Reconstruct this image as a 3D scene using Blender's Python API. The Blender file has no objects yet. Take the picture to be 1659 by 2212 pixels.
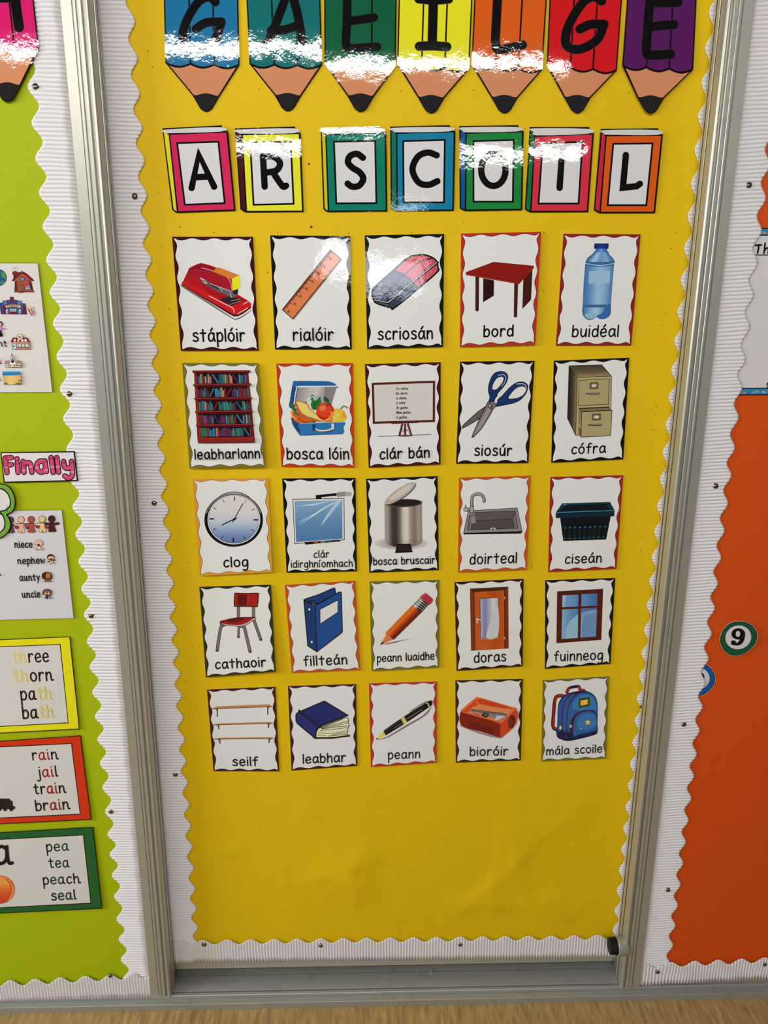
# -*- coding: utf-8 -*-
import bpy, bmesh, math, random
from mathutils import Vector, Matrix

scene = bpy.context.scene
col = scene.collection
random.seed(11)
PI = math.pi

# ------------------------------------------------------------------ camera
# The wall of sliding notice boards lies in the plane y = 0, floor at z = 0 (metres).
F, CX, CY = 1661.0, 829.5, 1106.0
CAM = Vector((0.0, -1.5, 1.583))
RV = Vector((0.99956244, -0.00124338, 0.02955304))     # wall's right, seen from the camera
NV = Vector((-0.02884551, -0.2621225, 0.96460341))     # into the wall
DV = Vector((-0.00654715, 0.96503381, 0.26204367))     # down the wall
cam_d = bpy.data.cameras.new('camera')
cam = bpy.data.objects.new('camera', cam_d)
col.objects.link(cam)
cam_d.sensor_fit = 'VERTICAL'
cam_d.sensor_height = 36.0
cam_d.lens = F / 2212.0 * 36.0
cam_d.clip_start = 0.01
cam.matrix_world = Matrix((
    (RV.x, -RV.y, -RV.z, CAM.x),
    (NV.x, -NV.y, -NV.z, CAM.y),
    (-DV.x, DV.y, DV.z, CAM.z),
    (0, 0, 0, 1)))
scene.camera = cam

# ------------------------------------------------------------------ light
scene.view_settings.view_transform = 'Standard'
scene.view_settings.look = 'None'
scene.view_settings.gamma = 1.0
scene.view_settings.use_curve_mapping = False
scene.view_settings.exposure = -0.04

world = bpy.data.worlds.new('classroom_air')
scene.world = world
world.use_nodes = True
bg = world.node_tree.nodes['Background']
bg.inputs[0].default_value = (1.0, 0.985, 0.96, 1)
bg.inputs[1].default_value = 0.09

def area_light(name, loc, rot, sx, sy, power, colour):
    d = bpy.data.lights.new(name, 'AREA')
    d.shape = 'RECTANGLE'; d.size = sx; d.size_y = sy
    d.energy = power; d.color = colour
    o = bpy.data.objects.new(name, d)
    o.location = loc; o.rotation_euler = rot
    col.objects.link(o)
    return o

# two rows of fluorescent tubes on the ceiling, daylight from the windows behind the viewer
T = math.radians(66)      # the battens' open side faces the display wall
area_light('tube_light', (-1.10, -2.45, 2.70), (T, 0, 0), 4.1, 0.022, 48, (1.0, 0.98, 0.94))
area_light('tube_light', (0.10, -4.45, 2.70), (T, 0, 0), 3.0, 0.022, 27, (1.0, 0.98, 0.94))
area_light('window_light', (0.10, -6.2, 2.02), (math.radians(90), 0, 0), 1.0, 0.34, 11, (0.84, 0.92, 1.0))
area_light('side_window_light', (-3.9, -1.55, 2.10), (math.radians(78), 0, math.radians(-72)), 1.5, 1.3, 95, (0.90, 0.95, 1.0))

# ------------------------------------------------------------------ helpers
def lin(c):
    c = c / 255.0
    return c / 12.92 if c <= 0.04045 else ((c + 0.055) / 1.055) ** 2.4

def ink(c, k=1.2):
    return tuple(min(0.86, lin(v) * k) for v in c) + (1.0,)

def sheet_point(px, py, a, b=0.0, c=0.0):
    """point of the plane y = -(a + b z + c x) that lies in the direction of the photograph's (px, py)"""
    v = Vector(((px - CX) / F, (py - CY) / F, 1.0))
    d = Vector((v.dot(RV), v.dot(NV), -v.dot(DV)))
    t = -(a + b * CAM.z + c * CAM.x + CAM.y) / (d.y + b * d.z + c * d.x)
    return CAM + d * t

def W(px, py, d=0.0):
    return sheet_point(px, py, d)

def tag(o, label=None, cat=None, group=None, kind=None):
    if label: o['label'] = label
    if cat: o['category'] = cat
    if group: o['group'] = group
    if kind: o['kind'] = kind
    return o

def empty(name, loc=(0, 0, 0)):
    o = bpy.data.objects.new(name, None)
    o.empty_display_size = 0.05
    o.location = loc
    col.objects.link(o)
    return o

def new_mesh(name, verts, faces, mat, parent=None, smooth=False, origin=None):
    """one mesh object; vertices are world points, the origin goes to `origin` or the parent's location"""
    o0 = Vector(origin) if origin is not None else (Vector(parent.matrix_basis.translation) if parent else Vector((0, 0, 0)))
    me = bpy.data.meshes.new(name)
    me.from_pydata([tuple(Vector(v) - o0) for v in verts], [], faces)
    me.update()
    if smooth:
        for p in me.polygons: p.use_smooth = True
    o = bpy.data.objects.new(name, me)
    if mat: me.materials.append(mat)
    col.objects.link(o)
    if parent:
        o.parent = parent
    else:
        o.location = o0
    return o

def box_vf(x0, x1, y0, y1, z0, z1, n0=0):
    v = [(x0, y0, z0), (x1, y0, z0), (x1, y1, z0), (x0, y1, z0), (x0, y0, z1), (x1, y0, z1), (x1, y1, z1), (x0, y1, z1)]
    f = [(0, 3, 2, 1), (4, 5, 6, 7), (0, 1, 5, 4), (1, 2, 6, 5), (2, 3, 7, 6), (3, 0, 4, 7)]
    return v, [tuple(i + n0 for i in q) for q in f]

def fix_normals(o):
    bm = bmesh.new(); bm.from_mesh(o.data)
    bmesh.ops.recalc_face_normals(bm, faces=bm.faces)
    bm.to_mesh(o.data); bm.free()
    return o

def bevel(o, w, seg=2):
    m = o.modifiers.new('bevel', 'BEVEL'); m.width = w; m.segments = seg; m.limit_method = 'ANGLE'
    return o

# ------------------------------------------------------------------ materials
def base_mat(name):
    m = bpy.data.materials.new(name); m.use_nodes = True
    nt = m.node_tree
    return m, nt, nt.nodes['Principled BSDF']

def position(nt):
    return nt.nodes.new('ShaderNodeNewGeometry').outputs['Position']

def noise(nt, scale, detail=2.0, rough=0.5, vec=None):
    n = nt.nodes.new('ShaderNodeTexNoise')
    n.inputs['Scale'].default_value = scale
    n.inputs['Detail'].default_value = detail
    n.inputs['Roughness'].default_value = rough
    nt.links.new(vec if vec is not None else position(nt), n.inputs['Vector'])
    return n.outputs['Fac']

def bump(nt, height, dist, strength=1.0, chain=None):
    b = nt.nodes.new('ShaderNodeBump')
    b.inputs['Distance'].default_value = dist
    b.inputs['Strength'].default_value = strength
    nt.links.new(height, b.inputs['Height'])
    if chain: nt.links.new(chain, b.inputs['Normal'])
    return b.outputs['Normal']

def paper_mat(name, c, k=1.2, rough=0.75, mottled=0.05, wr=0.0):
    m, nt, p = base_mat(name)
    cc = ink(c, k)
    mix = nt.nodes.new('ShaderNodeMix'); mix.data_type = 'RGBA'
    mix.inputs[6].default_value = tuple(v * (1 - mottled) for v in cc[:3]) + (1,)
    mix.inputs[7].default_value = tuple(min(.9, v * (1 + mottled)) for v in cc[:3]) + (1,)
    nt.links.new(noise(nt, 40.0, 5.0, 0.7), mix.inputs[0])
    nt.links.new(mix.outputs[2], p.inputs['Base Color'])
    p.inputs['Roughness'].default_value = rough
    p.inputs['Specular IOR Level'].default_value = 0.2
    n = bump(nt, noise(nt, 900.0, 2.0), 0.0002, 0.35)
    if wr: n = bump(nt, noise(nt, 9.0, 3.0), wr, 1.0, n)
    nt.links.new(n, p.inputs['Normal'])
    return m

def laminate_mat():
    """printed sheet in a glossy, finely crinkled plastic film; ink colour from the print itself"""
    m, nt, p = base_mat('laminated_print')
    at = nt.nodes.new('ShaderNodeAttribute'); at.attribute_name = 'ink'
    nt.links.new(at.outputs['Color'], p.inputs['Base Color'])
    p.inputs['Roughness'].default_value = 0.03
    p.inputs['Specular IOR Level'].default_value = 0.5
    n = bump(nt, noise(nt, 13.0, 1.0), 0.0003, 1.0)
    n = bump(nt, noise(nt, 55.0, 1.5), 0.00010, 1.0, n)
    n = bump(nt, noise(nt, 230.0, 2.5, 0.6), 0.000034, 1.0, n)
    nt.links.new(n, p.inputs['Normal'])
    return m

def metal_mat(name, c, metallic=0.75, rough=0.35, k=1.0, stain=0.0):
    m, nt, p = base_mat(name)
    p.inputs['Base Color'].default_value = ink(c, k)
    if stain:
        mix = nt.nodes.new('ShaderNodeMix'); mix.data_type = 'RGBA'
        cc = ink(c, k)
        mix.inputs[6].default_value = cc
        mix.inputs[7].default_value = tuple(v * (1 - stain) for v in cc[:3]) + (1,)
        r = nt.nodes.new('ShaderNodeValToRGB')
        r.color_ramp.elements[0].position = 0.55; r.color_ramp.elements[1].position = 0.75
        nt.links.new(noise(nt, 22.0, 6.0, 0.7), r.inputs[0])
        nt.links.new(r.outputs[0], mix.inputs[0])
        nt.links.new(mix.outputs[2], p.inputs['Base Color'])
    p.inputs['Metallic'].default_value = metallic
    p.inputs['Roughness'].default_value = rough
    nt.links.new(bump(nt, noise(nt, 600.0, 2.0), 0.0001, 0.3), p.inputs['Normal'])
    return m

def wood_floor_mat():
    m, nt, p = base_mat('worn_plywood_floor')
    mp = nt.nodes.new('ShaderNodeMapping')
    mp.inputs['Scale'].default_value = (16.0, 2.4, 1.0)
    mp.inputs['Rotation'].default_value = (0, 0, math.radians(-28))
    nt.links.new(position(nt), mp.inputs['Vector'])
    g = noise(nt, 6.0, 8.0, 0.65, mp.outputs[0])
    r = nt.nodes.new('ShaderNodeValToRGB')
    e = r.color_ramp.elements
    e[0].position = 0.30; e[0].color = ink((118, 92, 50), 1.4)
    e[1].position = 0.72; e[1].color = ink((172, 144, 92), 1.4)
    nt.links.new(g, r.inputs[0])
    nt.links.new(r.outputs[0], p.inputs['Base Color'])
    p.inputs['Roughness'].default_value = 0.5
    nt.links.new(bump(nt, g, 0.0006, 0.4), p.inputs['Normal'])
    return m

LAM = laminate_mat()
YELLOW = paper_mat('yellow_display_paper', (215, 179, 8), 1.2, 0.62)
GREEN = paper_mat('lime_green_display_paper', (160, 173, 4), 1.2, 0.62)
ORANGE = paper_mat('orange_display_paper', (206, 76, 18), 1.2, 0.62)
CORR = paper_mat('white_corrugated_card', (214, 211, 212), 1.2, 0.8, 0.02)
ALU = metal_mat('satin_aluminium', (188, 186, 174), 0.55, 0.38, 1.0, 0.12)
ALU_DARK = metal_mat('dull_track_aluminium', (168, 167, 158), 0.4, 0.45, 1.0, 0.2)
BRASS = metal_mat('tarnished_brass', (128, 116, 92), 1.0, 0.26)
RUBBER_AND_SHADE = paper_mat('black_rubber_and_groove_shade', (24, 22, 18), 1.0, 0.5)  # rubber of the bumper, and painted shade in the stile edge grooves
BOARD = paper_mat('grey_felt_board', (150, 148, 140), 1.0, 0.9)
SHADOWGAP = paper_mat('dark_cupboard_interior', (60, 58, 52), 1.0, 0.9)
FLOOR = wood_floor_mat()
def film_mat():
    m, nt, p = base_mat('clear_laminating_film')
    tr = nt.nodes.new('ShaderNodeBsdfTransparent')
    gl = nt.nodes.new('ShaderNodeBsdfGlossy'); gl.inputs['Roughness'].default_value = 0.12
    mx = nt.nodes.new('ShaderNodeMixShader'); mx.inputs[0].default_value = 0.10
    nt.links.new(tr.outputs[0], mx.inputs[1]); nt.links.new(gl.outputs[0], mx.inputs[2])
    nt.links.new(mx.outputs[0], nt.nodes['Material Output'].inputs['Surface'])
    return m
FILM = film_mat()

# ------------------------------------------------------------------ drawing on printed sheets
def smooth(pts, closed=True, n=6):
    out = []; m = len(pts)
    rng = range(m) if closed else range(m - 1)
    for i in rng:
        if closed:
            p0, p1, p2, p3 = pts[(i - 1) % m], pts[i], pts[(i + 1) % m], pts[(i + 2) % m]
        else:
            p1, p2 = pts[i], pts[i + 1]
            p0 = pts[i - 1] if i > 0 else (2 * p1[0] - p2[0], 2 * p1[1] - p2[1])
            p3 = pts[i + 2] if i + 2 < m else (2 * p2[0] - p1[0], 2 * p2[1] - p1[1])
        for k in range(n):
            t = k / n; t2 = t * t; t3 = t2 * t
            out.append(tuple(0.5 * (2 * p1[j] + (p2[j] - p0[j]) * t + (2 * p0[j] - 5 * p1[j] + 4 * p2[j] - p3[j]) * t2
                                    + (3 * p1[j] - p0[j] - 3 * p2[j] + p3[j]) * t3) for j in (0, 1)))
    if not closed: out.append(pts[-1])
    return out

def ellipse_pts(cx, cy, rx, ry, rot=0.0, n=40, a0=0.0, a1=360.0):
    ca, sa = math.cos(math.radians(rot)), math.sin(math.radians(rot))
    full = abs(a1 - a0) >= 360
    out = []
    for i in range(n if full else n + 1):
        a = math.radians(a0 + (a1 - a0) * i / n)
        x, y = rx * math.cos(a), ry * math.sin(a)
        out.append((cx + x * ca - y * sa, cy + x * sa + y * ca))
    return out

class Sheet:
    """a flat printed sheet pinned to a board: its plane, its crop frame (ox, oy, scale) and its layers"""
    def __init__(self, frame, d, tilt=0.0, side=0.0, pivot=None, k=1.2):
        self.frame = frame; self.k = k
        b = c = 0.0; a = d
        if pivot is not None:
            p = W(*self.photo(*pivot), d)
            b = -tilt; c = side
            a = d - b * p.z - c * p.x
        self.a, self.b, self.c = a, b, c
        self.lift = 0.0
        self.up = (0.0, -1.0)
    def photo(self, x, y):
        ox, oy, s = self.frame
        return ox + x / s, oy + y / s
    def pt(self, x, y, lift):
        q = self.photo(x, y)
        return sheet_point(q[0], q[1], self.a + lift, self.b, self.c)
    def next(self):
        self.lift += 0.000022
        return self.lift

class Art:
    def __init__(self, sheet):
        self.s = sheet; self.v = []; self.f = []; self.c = []
    def _add(self, pts, lift):
        i0 = len(self.v)
        self.v += [self.s.pt(x, y, lift) for x, y in pts]
        return i0
    def poly(self, pts, c):
        pts = list(pts)
        ar = sum(pts[i][0] * pts[(i + 1) % len(pts)][1] - pts[(i + 1) % len(pts)][0] * pts[i][1] for i in range(len(pts)))
        if ar > 0: pts.reverse()
        i0 = self._add(pts, self.s.next())
        self.f.append(tuple(range(i0, i0 + len(pts)))); self.c.append([ink(c, self.s.k)] * len(pts))
        return self
    def ell(self, cx, cy, rx, ry, c, rot=0.0, n=40):
        return self.poly(ellipse_pts(cx, cy, rx, ry, rot, n), c)
    def out(self, pts, c, w, oc=(12, 10, 12)):
        self.poly(pts, c); return self.line(pts, w, oc, True)
    def line(self, pts, w, c=(12, 10, 12), closed=False, caps=True):
        P = [pts[0]]
        for p in pts[1:]:
            if math.hypot(p[0] - P[-1][0], p[1] - P[-1][1]) > 0.3: P.append(p)
        if closed and math.hypot(P[0][0] - P[-1][0], P[0][1] - P[-1][1]) < 0.3: P.pop()
        n = len(P)
        if n < 2: return self.ell(P[0][0], P[0][1], w / 2, w / 2, c, 0, 14)
        h = w / 2.0; L = []; R = []
        for i in range(n):
            a = P[(i - 1) % n] if (closed or i > 0) else None
            b = P[(i + 1) % n] if (closed or i < n - 1) else None
            q = P[i]
            d1 = (q[0] - a[0], q[1] - a[1]) if a else None
            d2 = (b[0] - q[0], b[1] - q[1]) if b else None
            d1 = d1 or d2; d2 = d2 or d1
            l1 = math.hypot(*d1); l2 = math.hypot(*d2)
            n1 = (d1[1] / l1, -d1[0] / l1); n2 = (d2[1] / l2, -d2[0] / l2)
            mx, my = n1[0] + n2[0], n1[1] + n2[1]
            ml = math.hypot(mx, my)
            if ml < 0.2: mx, my, ml = n1[0], n1[1], 1.0
            mx /= ml; my /= ml
            k = h / max(0.45, mx * n1[0] + my * n1[1])
            L.append((q[0] + mx * k, q[1] + my * k)); R.append((q[0] - mx * k, q[1] - my * k))
        lift = self.s.next()
        i0 = self._add(L + R, lift)
        cc = [ink(c, self.s.k)] * 4
        for i in range(n if closed else n - 1):
            j = (i + 1) % n
            self.f.append((i0 + i, i0 + n + i, i0 + n + j, i0 + j)); self.c.append(cc)
        if caps and not closed:
            for (q, r) in ((P[0], P[1]), (P[-1], P[-2])):
                ang = math.degrees(math.atan2(q[1] - r[1], q[0] - r[0]))
                cap = ellipse_pts(q[0], q[1], h, h, 0, 8, ang - 90, ang + 90)
                cap.reverse()
                j0 = self._add(cap, lift)
                self.f.append(tuple(range(j0, j0 + len(cap)))); self.c.append([ink(c, self.s.k)] * len(cap))
        return self
    def ring(self, outer, inner, c):
        n = len(outer); i0 = self._add(list(outer) + list(inner), self.s.next())
        for i in range(n):
            j = (i + 1) % n
            self.f.append((i0 + i, i0 + j, i0 + n + j, i0 + n + i)[::-1]); self.c.append([ink(c, self.s.k)] * 4)
        return self
    def blend(self, tl, tr, br, bl, cols, along='x', n=16):
        """printed colour blend across a four-cornered patch"""
        lift = self.s.next()
        def bil(u, v):
            return tuple((tl[j] * (1 - u) + tr[j] * u) * (1 - v) + (bl[j] * (1 - u) + br[j] * u) * v for j in (0, 1))
        def cat(t):
            x = t * (len(cols) - 1); i = min(int(x), len(cols) - 2); q = x - i
            return ink(tuple(cols[i][j] * (1 - q) + cols[i + 1][j] * q for j in range(3)), self.s.k)
        pts = []; cc = []
        for i in range(n + 1):
            t = i / n
            pts += [bil(t, 0), bil(t, 1)] if along == 'x' else [bil(1, t), bil(0, t)]
            cc += [cat(t), cat(t)]
        i0 = self._add(pts, lift)
        for i in range(n):
            q = (2 * i, 2 * i + 1, 2 * i + 3, 2 * i + 2)
            self.f.append(tuple(i0 + a for a in q)); self.c.append([cc[a] for a in q])
        return self
    def ell_blend(self, cx, cy, rx, ry, cols, n=24):
        """printed top-to-bottom colour blend inside an ellipse"""
        lift = self.s.next()
        def cat(t):
            x = t * (len(cols) - 1); i = min(int(x), len(cols) - 2); q = x - i
            return ink(tuple(cols[i][j] * (1 - q) + cols[i + 1][j] * q for j in range(3)), self.s.k)
        pts = []; cc = []
        for i in range(n + 1):
            t = (1 - math.cos(PI * i / n)) / 2
            y = cy - ry + 2 * ry * t
            w = rx * math.sqrt(max(0.0, 1 - ((y - cy) / ry) ** 2)) + 0.01
            pts += [(cx + w, y), (cx - w, y)]; cc += [cat(t)] * 2
        i0 = self._add(pts, lift)
        for i in range(n):
            q = (2 * i, 2 * i + 1, 2 * i + 3, 2 * i + 2)
            self.f.append(tuple(i0 + a for a in q)); self.c.append([cc[a] for a in q])
        return self
    def text(self, runs, p0, p1, xh, w, c=(10, 9, 10), style='comic', slant=0.0):
        if isinstance(runs, str): runs = [(runs, c)]
        chars = [(ch, rc) for s, rc in runs for ch in s]
        total = 0.0; pos = []
        for ch, rc in chars:
            g = glyph(ch, style); pos.append(total); total += g[0] + 0.30
        total -= 0.30
        ex = ((p1[0] - p0[0]) / total, (p1[1] - p0[1]) / total)
        ey = (self.s.up[0] * xh, self.s.up[1] * xh)
        for (ch, rc), x0 in zip(chars, pos):
            for st in glyph(ch, style)[1]:
                pts = [(p0[0] + ex[0] * (x0 + x + slant * y) + ey[0] * y, p0[1] + ex[1] * (x0 + x + slant * y) + ey[1] * y) for x, y in st]
                self.line(pts, w, rc)
        return self
    def build(self, name, parent):
        o0 = Vector(parent.matrix_basis.translation)
        me = bpy.data.meshes.new(name)
        me.from_pydata([tuple(v - o0) for v in self.v], [], self.f)
        at = me.color_attributes.new('ink', 'FLOAT_COLOR', 'CORNER')
        flat = []
        for p, cc in zip(me.polygons, self.c):
            for q in cc: flat += q
        at.data.foreach_set('color', flat)
        me.update()
        me.materials.append(LAM)
        o = bpy.data.objects.new(name, me)
        col.objects.link(o); o.parent = parent
        return o

def A(cx, cy, rx, ry, a0, a1, n=10):
    return [(cx + rx * math.cos(math.radians(a0 + (a1 - a0) * i / n)), cy + ry * math.sin(math.radians(a0 + (a1 - a0) * i / n))) for i in range(n + 1)]
def SM(*p): return smooth(list(p), False, 5)

# round-hand lettering, x-height 1: character -> (width, strokes)
BOWL_A = A(.45, .5, .40, .5, 35, 325, 16)
GL = {
 'a': (.92, [SM((.80, .78), (.52, .99), (.2, .83), (.06, .45), (.2, .06), (.48, .04), (.74, .32), (.84, .95)), SM((.84, .95), (.82, .4), (.94, 0))]),
 'b': (.85, [[(.08, 1.42), (.08, 0)], SM((.08, .58), (.32, .93), (.62, .93), (.82, .55), (.68, .1), (.35, 0), (.08, .14))]),
 'c': (.78, [SM((.76, .84), (.52, 1.0), (.2, .82), (.06, .45), (.18, .1), (.45, 0), (.76, .16))]),
 'd': (.85, [[(.80, 1.42), (.80, 0)], SM((.80, .62), (.55, .95), (.22, .88), (.05, .45), (.2, .05), (.5, .02), (.80, .26))]),
 'e': (.86, [SM((.08, .47), (.45, .5), (.80, .56)) + SM((.80, .56), (.72, .88), (.45, 1.0), (.16, .82), (.05, .45), (.2, .08), (.5, 0), (.80, .14))]),
 'f': (.72, [SM((.74, 1.38), (.56, 1.46), (.36, 1.28), (.32, .9), (.31, 0)), [(.04, .9), (.66, .92)]]),
 'g': (.86, [SM((.80, .80), (.52, .98), (.2, .83), (.06, .45), (.2, .08), (.48, .06), (.74, .34), (.82, .92)), SM((.82, .92), (.82, .1), (.72, -.42), (.42, -.58), (.12, -.48))]),
 'h': (.82, [[(.08, 1.42), (.08, 0)], SM((.08, .5), (.3, .88), (.56, .96), (.74, .75), (.78, 0))]),
 'i': (.16, [[(.08, .98), (.08, 0)], [(.08, 1.36), (.08, 1.37)]]),
 'í': (.34, [[(.08, .98), (.08, 0)], [(.08, 1.22), (.32, 1.48)]]),
 'j': (.46, [SM((.4, .98), (.4, -.2), (.28, -.52), (.0, -.5)), [(.4, 1.36), (.4, 1.37)]]),
 'l': (.14, [[(.07, 1.42), (.07, 0)]]),
 'm': (1.35, [[(.08, .98), (.08, 0)], SM((.08, .5), (.28, .9), (.5, .96), (.64, .7), (.66, 0)), SM((.66, .5), (.86, .9), (1.08, .96), (1.24, .7), (1.28, 0))]),
 'n': (.82, [[(.08, .98), (.08, 0)], SM((.08, .5), (.3, .88), (.56, .96), (.74, .72), (.77, 0))]),
 'o': (.90, [A(.45, .49, .40, .49, 90, 450, 20)]),
 'p': (.85, [[(.08, .98), (.10, -.62)], SM((.08, .6), (.32, .95), (.62, .95), (.82, .55), (.68, .1), (.35, 0), (.08, .16))]),
 'r': (.68, [[(.08, .98), (.08, 0)], SM((.08, .48), (.26, .86), (.5, .98), (.66, .86))]),
 's': (.76, [SM((.70, .86), (.45, 1.0), (.16, .88), (.16, .66), (.44, .52), (.70, .36), (.66, .1), (.38, 0), (.06, .1))]),
 't': (.80, [[(.40, 1.34), (.40, 0)], [(.04, .94), (.76, .94)]]),
 'u': (.84, [SM((.08, .98), (.08, .38), (.24, .04), (.48, .04), (.70, .3), (.78, .98)), [(.78, .98), (.80, 0)]]),
 'w': (1.10, [SM((.04, .98), (.28, .02)) + [(.55, .78), (.80, .02), (1.06, .98)]]),
 'y': (.82, [[(.06, .98), (.42, .12)], SM((.80, .98), (.5, .2), (.2, -.58))]),
 ' ': (.45, []),
 'T': (1.1, [[(.55, 1.5), (.55, 0)], [(.02, 1.5), (1.08, 1.5)]]),
 'M': (1.5, [[(.1, 0), (.3, 1.5), (.75, .3), (1.2, 1.5), (1.42, 0)]]),
 'D': (1.1, [[(.15, 1.5), (.15, 0)], SM((.0, 1.45), (.6, 1.4), (1.05, .8), (.7, .12), (.15, 0))]),
 'A': (1.2, [[(.06, 0), (.60, 1.5), (1.14, 0)], [(.26, .48), (.95, .48)]]),
 'Á': (1.2, [[(.06, 0), (.60, 1.5), (1.14, 0)], [(.26, .48), (.95, .48)], [(.6, 1.75), (.8, 2.0)]]),
 'B': (1.0, [[(.1, 1.5), (.1, 0)], SM((.1, 1.5), (.7, 1.4), (.75, .95), (.1, .8)), SM((.1, .8), (.9, .65), (.9, .15), (.1, 0))]),
 'R': (1.12, [[(.1, 1.5), (.1, 0)], SM((.1, 1.48), (.6, 1.48), (.92, 1.18), (.72, .80), (.12, .68)), SM((.55, .70), (.86, .2), (1.02, .0), (1.16, .05))]),
 'S': (1.0, [SM((.90, 1.32), (.6, 1.5), (.25, 1.4), (.12, 1.12), (.35, .86), (.70, .66), (.88, .36), (.65, .05), (.3, .0), (.06, .14))]),
 'C': (1.1, [SM((1.06, 1.36), (.70, 1.5), (.3, 1.32), (.08, .75), (.3, .16), (.70, 0), (1.08, .16))]),
 'O': (1.3, [A(.65, .75, .57, .75, 90, 450, 24)]),
 'I': (.2, [[(.1, 1.5), (.1, 0)]]),
 'L': (.86, [[(.1, 1.5), (.1, 0), (.70, .02), (.84, .12)]]),
 'N': (1.1, [[(.1, 0), (.1, 1.5), (.95, 0), (.95, 1.5)]]),
 'E': (.9, [[(.85, 1.5), (.1, 1.5), (.1, 0), (.85, 0)], [(.1, .78), (.75, .78)]]),
 'F': (.9, [[(.85, 1.5), (.1, 1.5), (.1, 0)], [(.1, .75), (.75, .75)]]),
}
ACC = {'á': 'a', 'ó': 'o', 'é': 'e', 'ú': 'u'}
# school-reader lettering: the same hand with exit strokes
SCHOOL = {
 'a': (.98, [SM((.78, .82), (.5, .99), (.2, .83), (.06, .42), (.2, .05), (.46, .04), (.70, .32), (.78, .95)), SM((.78, .98), (.77, .25), (.84, .03), (1.0, .04))]),
 'h': (.98, [[(.08, 1.42), (.08, 0)], SM((.08, .5), (.3, .88), (.56, .96), (.72, .75), (.74, .25), (.82, .02), (1.0, .05))]),
 'i': (.26, [SM((.08, .98), (.08, .25), (.14, .02), (.28, .04)), [(.07, 1.34), (.07, 1.35)]]),
 'l': (.26, [SM((.08, 1.42), (.08, .25), (.14, .02), (.28, .04))]),
 'n': (.98, [[(.08, .98), (.08, 0)], SM((.08, .5), (.3, .88), (.56, .96), (.72, .72), (.74, .25), (.82, .02), (1.0, .05))]),
 't': (.70, [SM((.28, 1.32), (.28, .3), (.36, .04), (.62, .04)), [(.0, .94), (.62, .94)]]),
 'u': (.98, [SM((.08, .98), (.08, .38), (.24, .04), (.46, .04), (.66, .3), (.74, .98)), SM((.74, .98), (.74, .25), (.82, .02), (.98, .05))]),
}
def glyph(ch, style):
    if style == 'school' and ch in SCHOOL: return SCHOOL[ch]
    if ch in GL: return GL[ch]
    g = GL[ACC[ch]]
    return (g[0], g[1] + [[(.42, 1.22), (.66, 1.52)]])

# ================================================================== the setting
def struct(o): o['kind'] = 'structure'; return o

fl = empty('floor'); struct(fl)
v, f = box_vf(-2.6, 2.6, -4.6, -0.0662, -0.03, -0.006)
new_mesh('floor_boards', v, f, FLOOR, fl)

XL, XR = -0.4915, 0.6595          # outer edges of the two upright stiles
ZT = 2.45

def sweep_x(name, prof, x0, x1, mat, parent):
    """horizontal rail: profile (depth towards viewer, height) swept along the wall"""
    n = len(prof)
    vs = [(x0, -d, z) for d, z in prof] + [(x1, -d, z) for d, z in prof]
    fs = [(i, (i + 1) % n, n + (i + 1) % n, n + i) for i in range(n)]
    fs += [tuple(range(n))[::-1], tuple(range(n, 2 * n))]
    return fix_normals(new_mesh(name, vs, fs, mat, parent))

def sweep_z(name, prof, x0, sgn, z0, z1, mat, parent):
    """upright stile: profile (distance from its outer edge, depth) swept upwards"""
    n = len(prof)
    vs = [(x0 + sgn * a, -d, z0) for a, d in prof] + [(x0 + sgn * a, -d, z1) for a, d in prof]
    fs = [(i, (i + 1) % n, n + (i + 1) % n, n + i) for i in range(n)]
    fs += [tuple(range(n))[::-1], tuple(range(n, 2 * n))]
    return fix_normals(new_mesh(name, vs, fs, mat, parent))

# floor track of the sliding boards
tr = empty('trim_1', (0, -0.03, 0)); struct(tr)
sweep_x('track_kerb', [(.066, -.006), (.066, .0098), (.0655, .0103), (.0515, .0106), (.0515, -.006)], -1.7, 1.7, ALU_DARK, tr)
sweep_x('front_lip', [(.0510, -.006), (.0510, .0185), (.0500, .0195), (.0437, .0195), (.0434, .0185), (.0434, -.006)], -1.7, 1.7, ALU_DARK, tr)
sweep_x('front_channel', [(.0392, -.006), (.0392, .0195), (.0388, .0200), (-.0018, .0200), (-.0022, .0195), (-.0022, -.006)], -1.7, 1.7, ALU_DARK, tr)
sweep_x('back_channel', [(-.0065, -.006), (-.0065, .0185), (-.045, .0185), (-.045, -.006)], -1.7, 1.7, ALU_DARK, tr)
p = W(931, 2096, -0.003)
tv = ellipse_pts(0, 0, .0045, .0045, 0, 14)
new_mesh('screw', [(p.x + a, -p.y * 0 + .0032 + b, .0215) for a, b in tv] + [(p.x + a, -p.y * 0 + .0032 + b, .0180) for a, b in tv],
         [tuple(range(14))] + [(i, (i + 1) % 14, 14 + (i + 1) % 14, 14 + i) for i in range(14)], ALU, tr)

wb = empty('wall_back', (0, 0.06, 0)); struct(wb)
v, f = box_vf(-1.8, 1.8, 0.046, 0.08, 0.0, ZT)
new_mesh('cupboard_interior', v, f, SHADOWGAP, wb)

PROFILE = [(0, .0462), (0, .052), (.0003, .0524), (.0178, .0524), (.0182, .0495), (.0198, .0495), (.0202, .0530), (.0212, .0538), (.0243, .0538), (.0252, .0528),
           (.0256, .0508), (.0274, .0508), (.0279, .0532), (.0288, .0540), (.0334, .0540), (.0344, .0530), (.0348, .0470), (.0392, .0470),
           (.0398, .0525), (.0408, .0545), (.0425, .0555), (.0445, .0552), (.0462, .0535), (.0472, .0500), (.0476, .0440),
           (.0476, .0335), (.0462, .0332), (.0462, .0300), (.0488, .0296), (.0488, .0190), (.0470, .0186), (.0470, .0150), (.0488, .0146), (.0488, .0105), (.030, .0105), (.030, .0400)]

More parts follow.
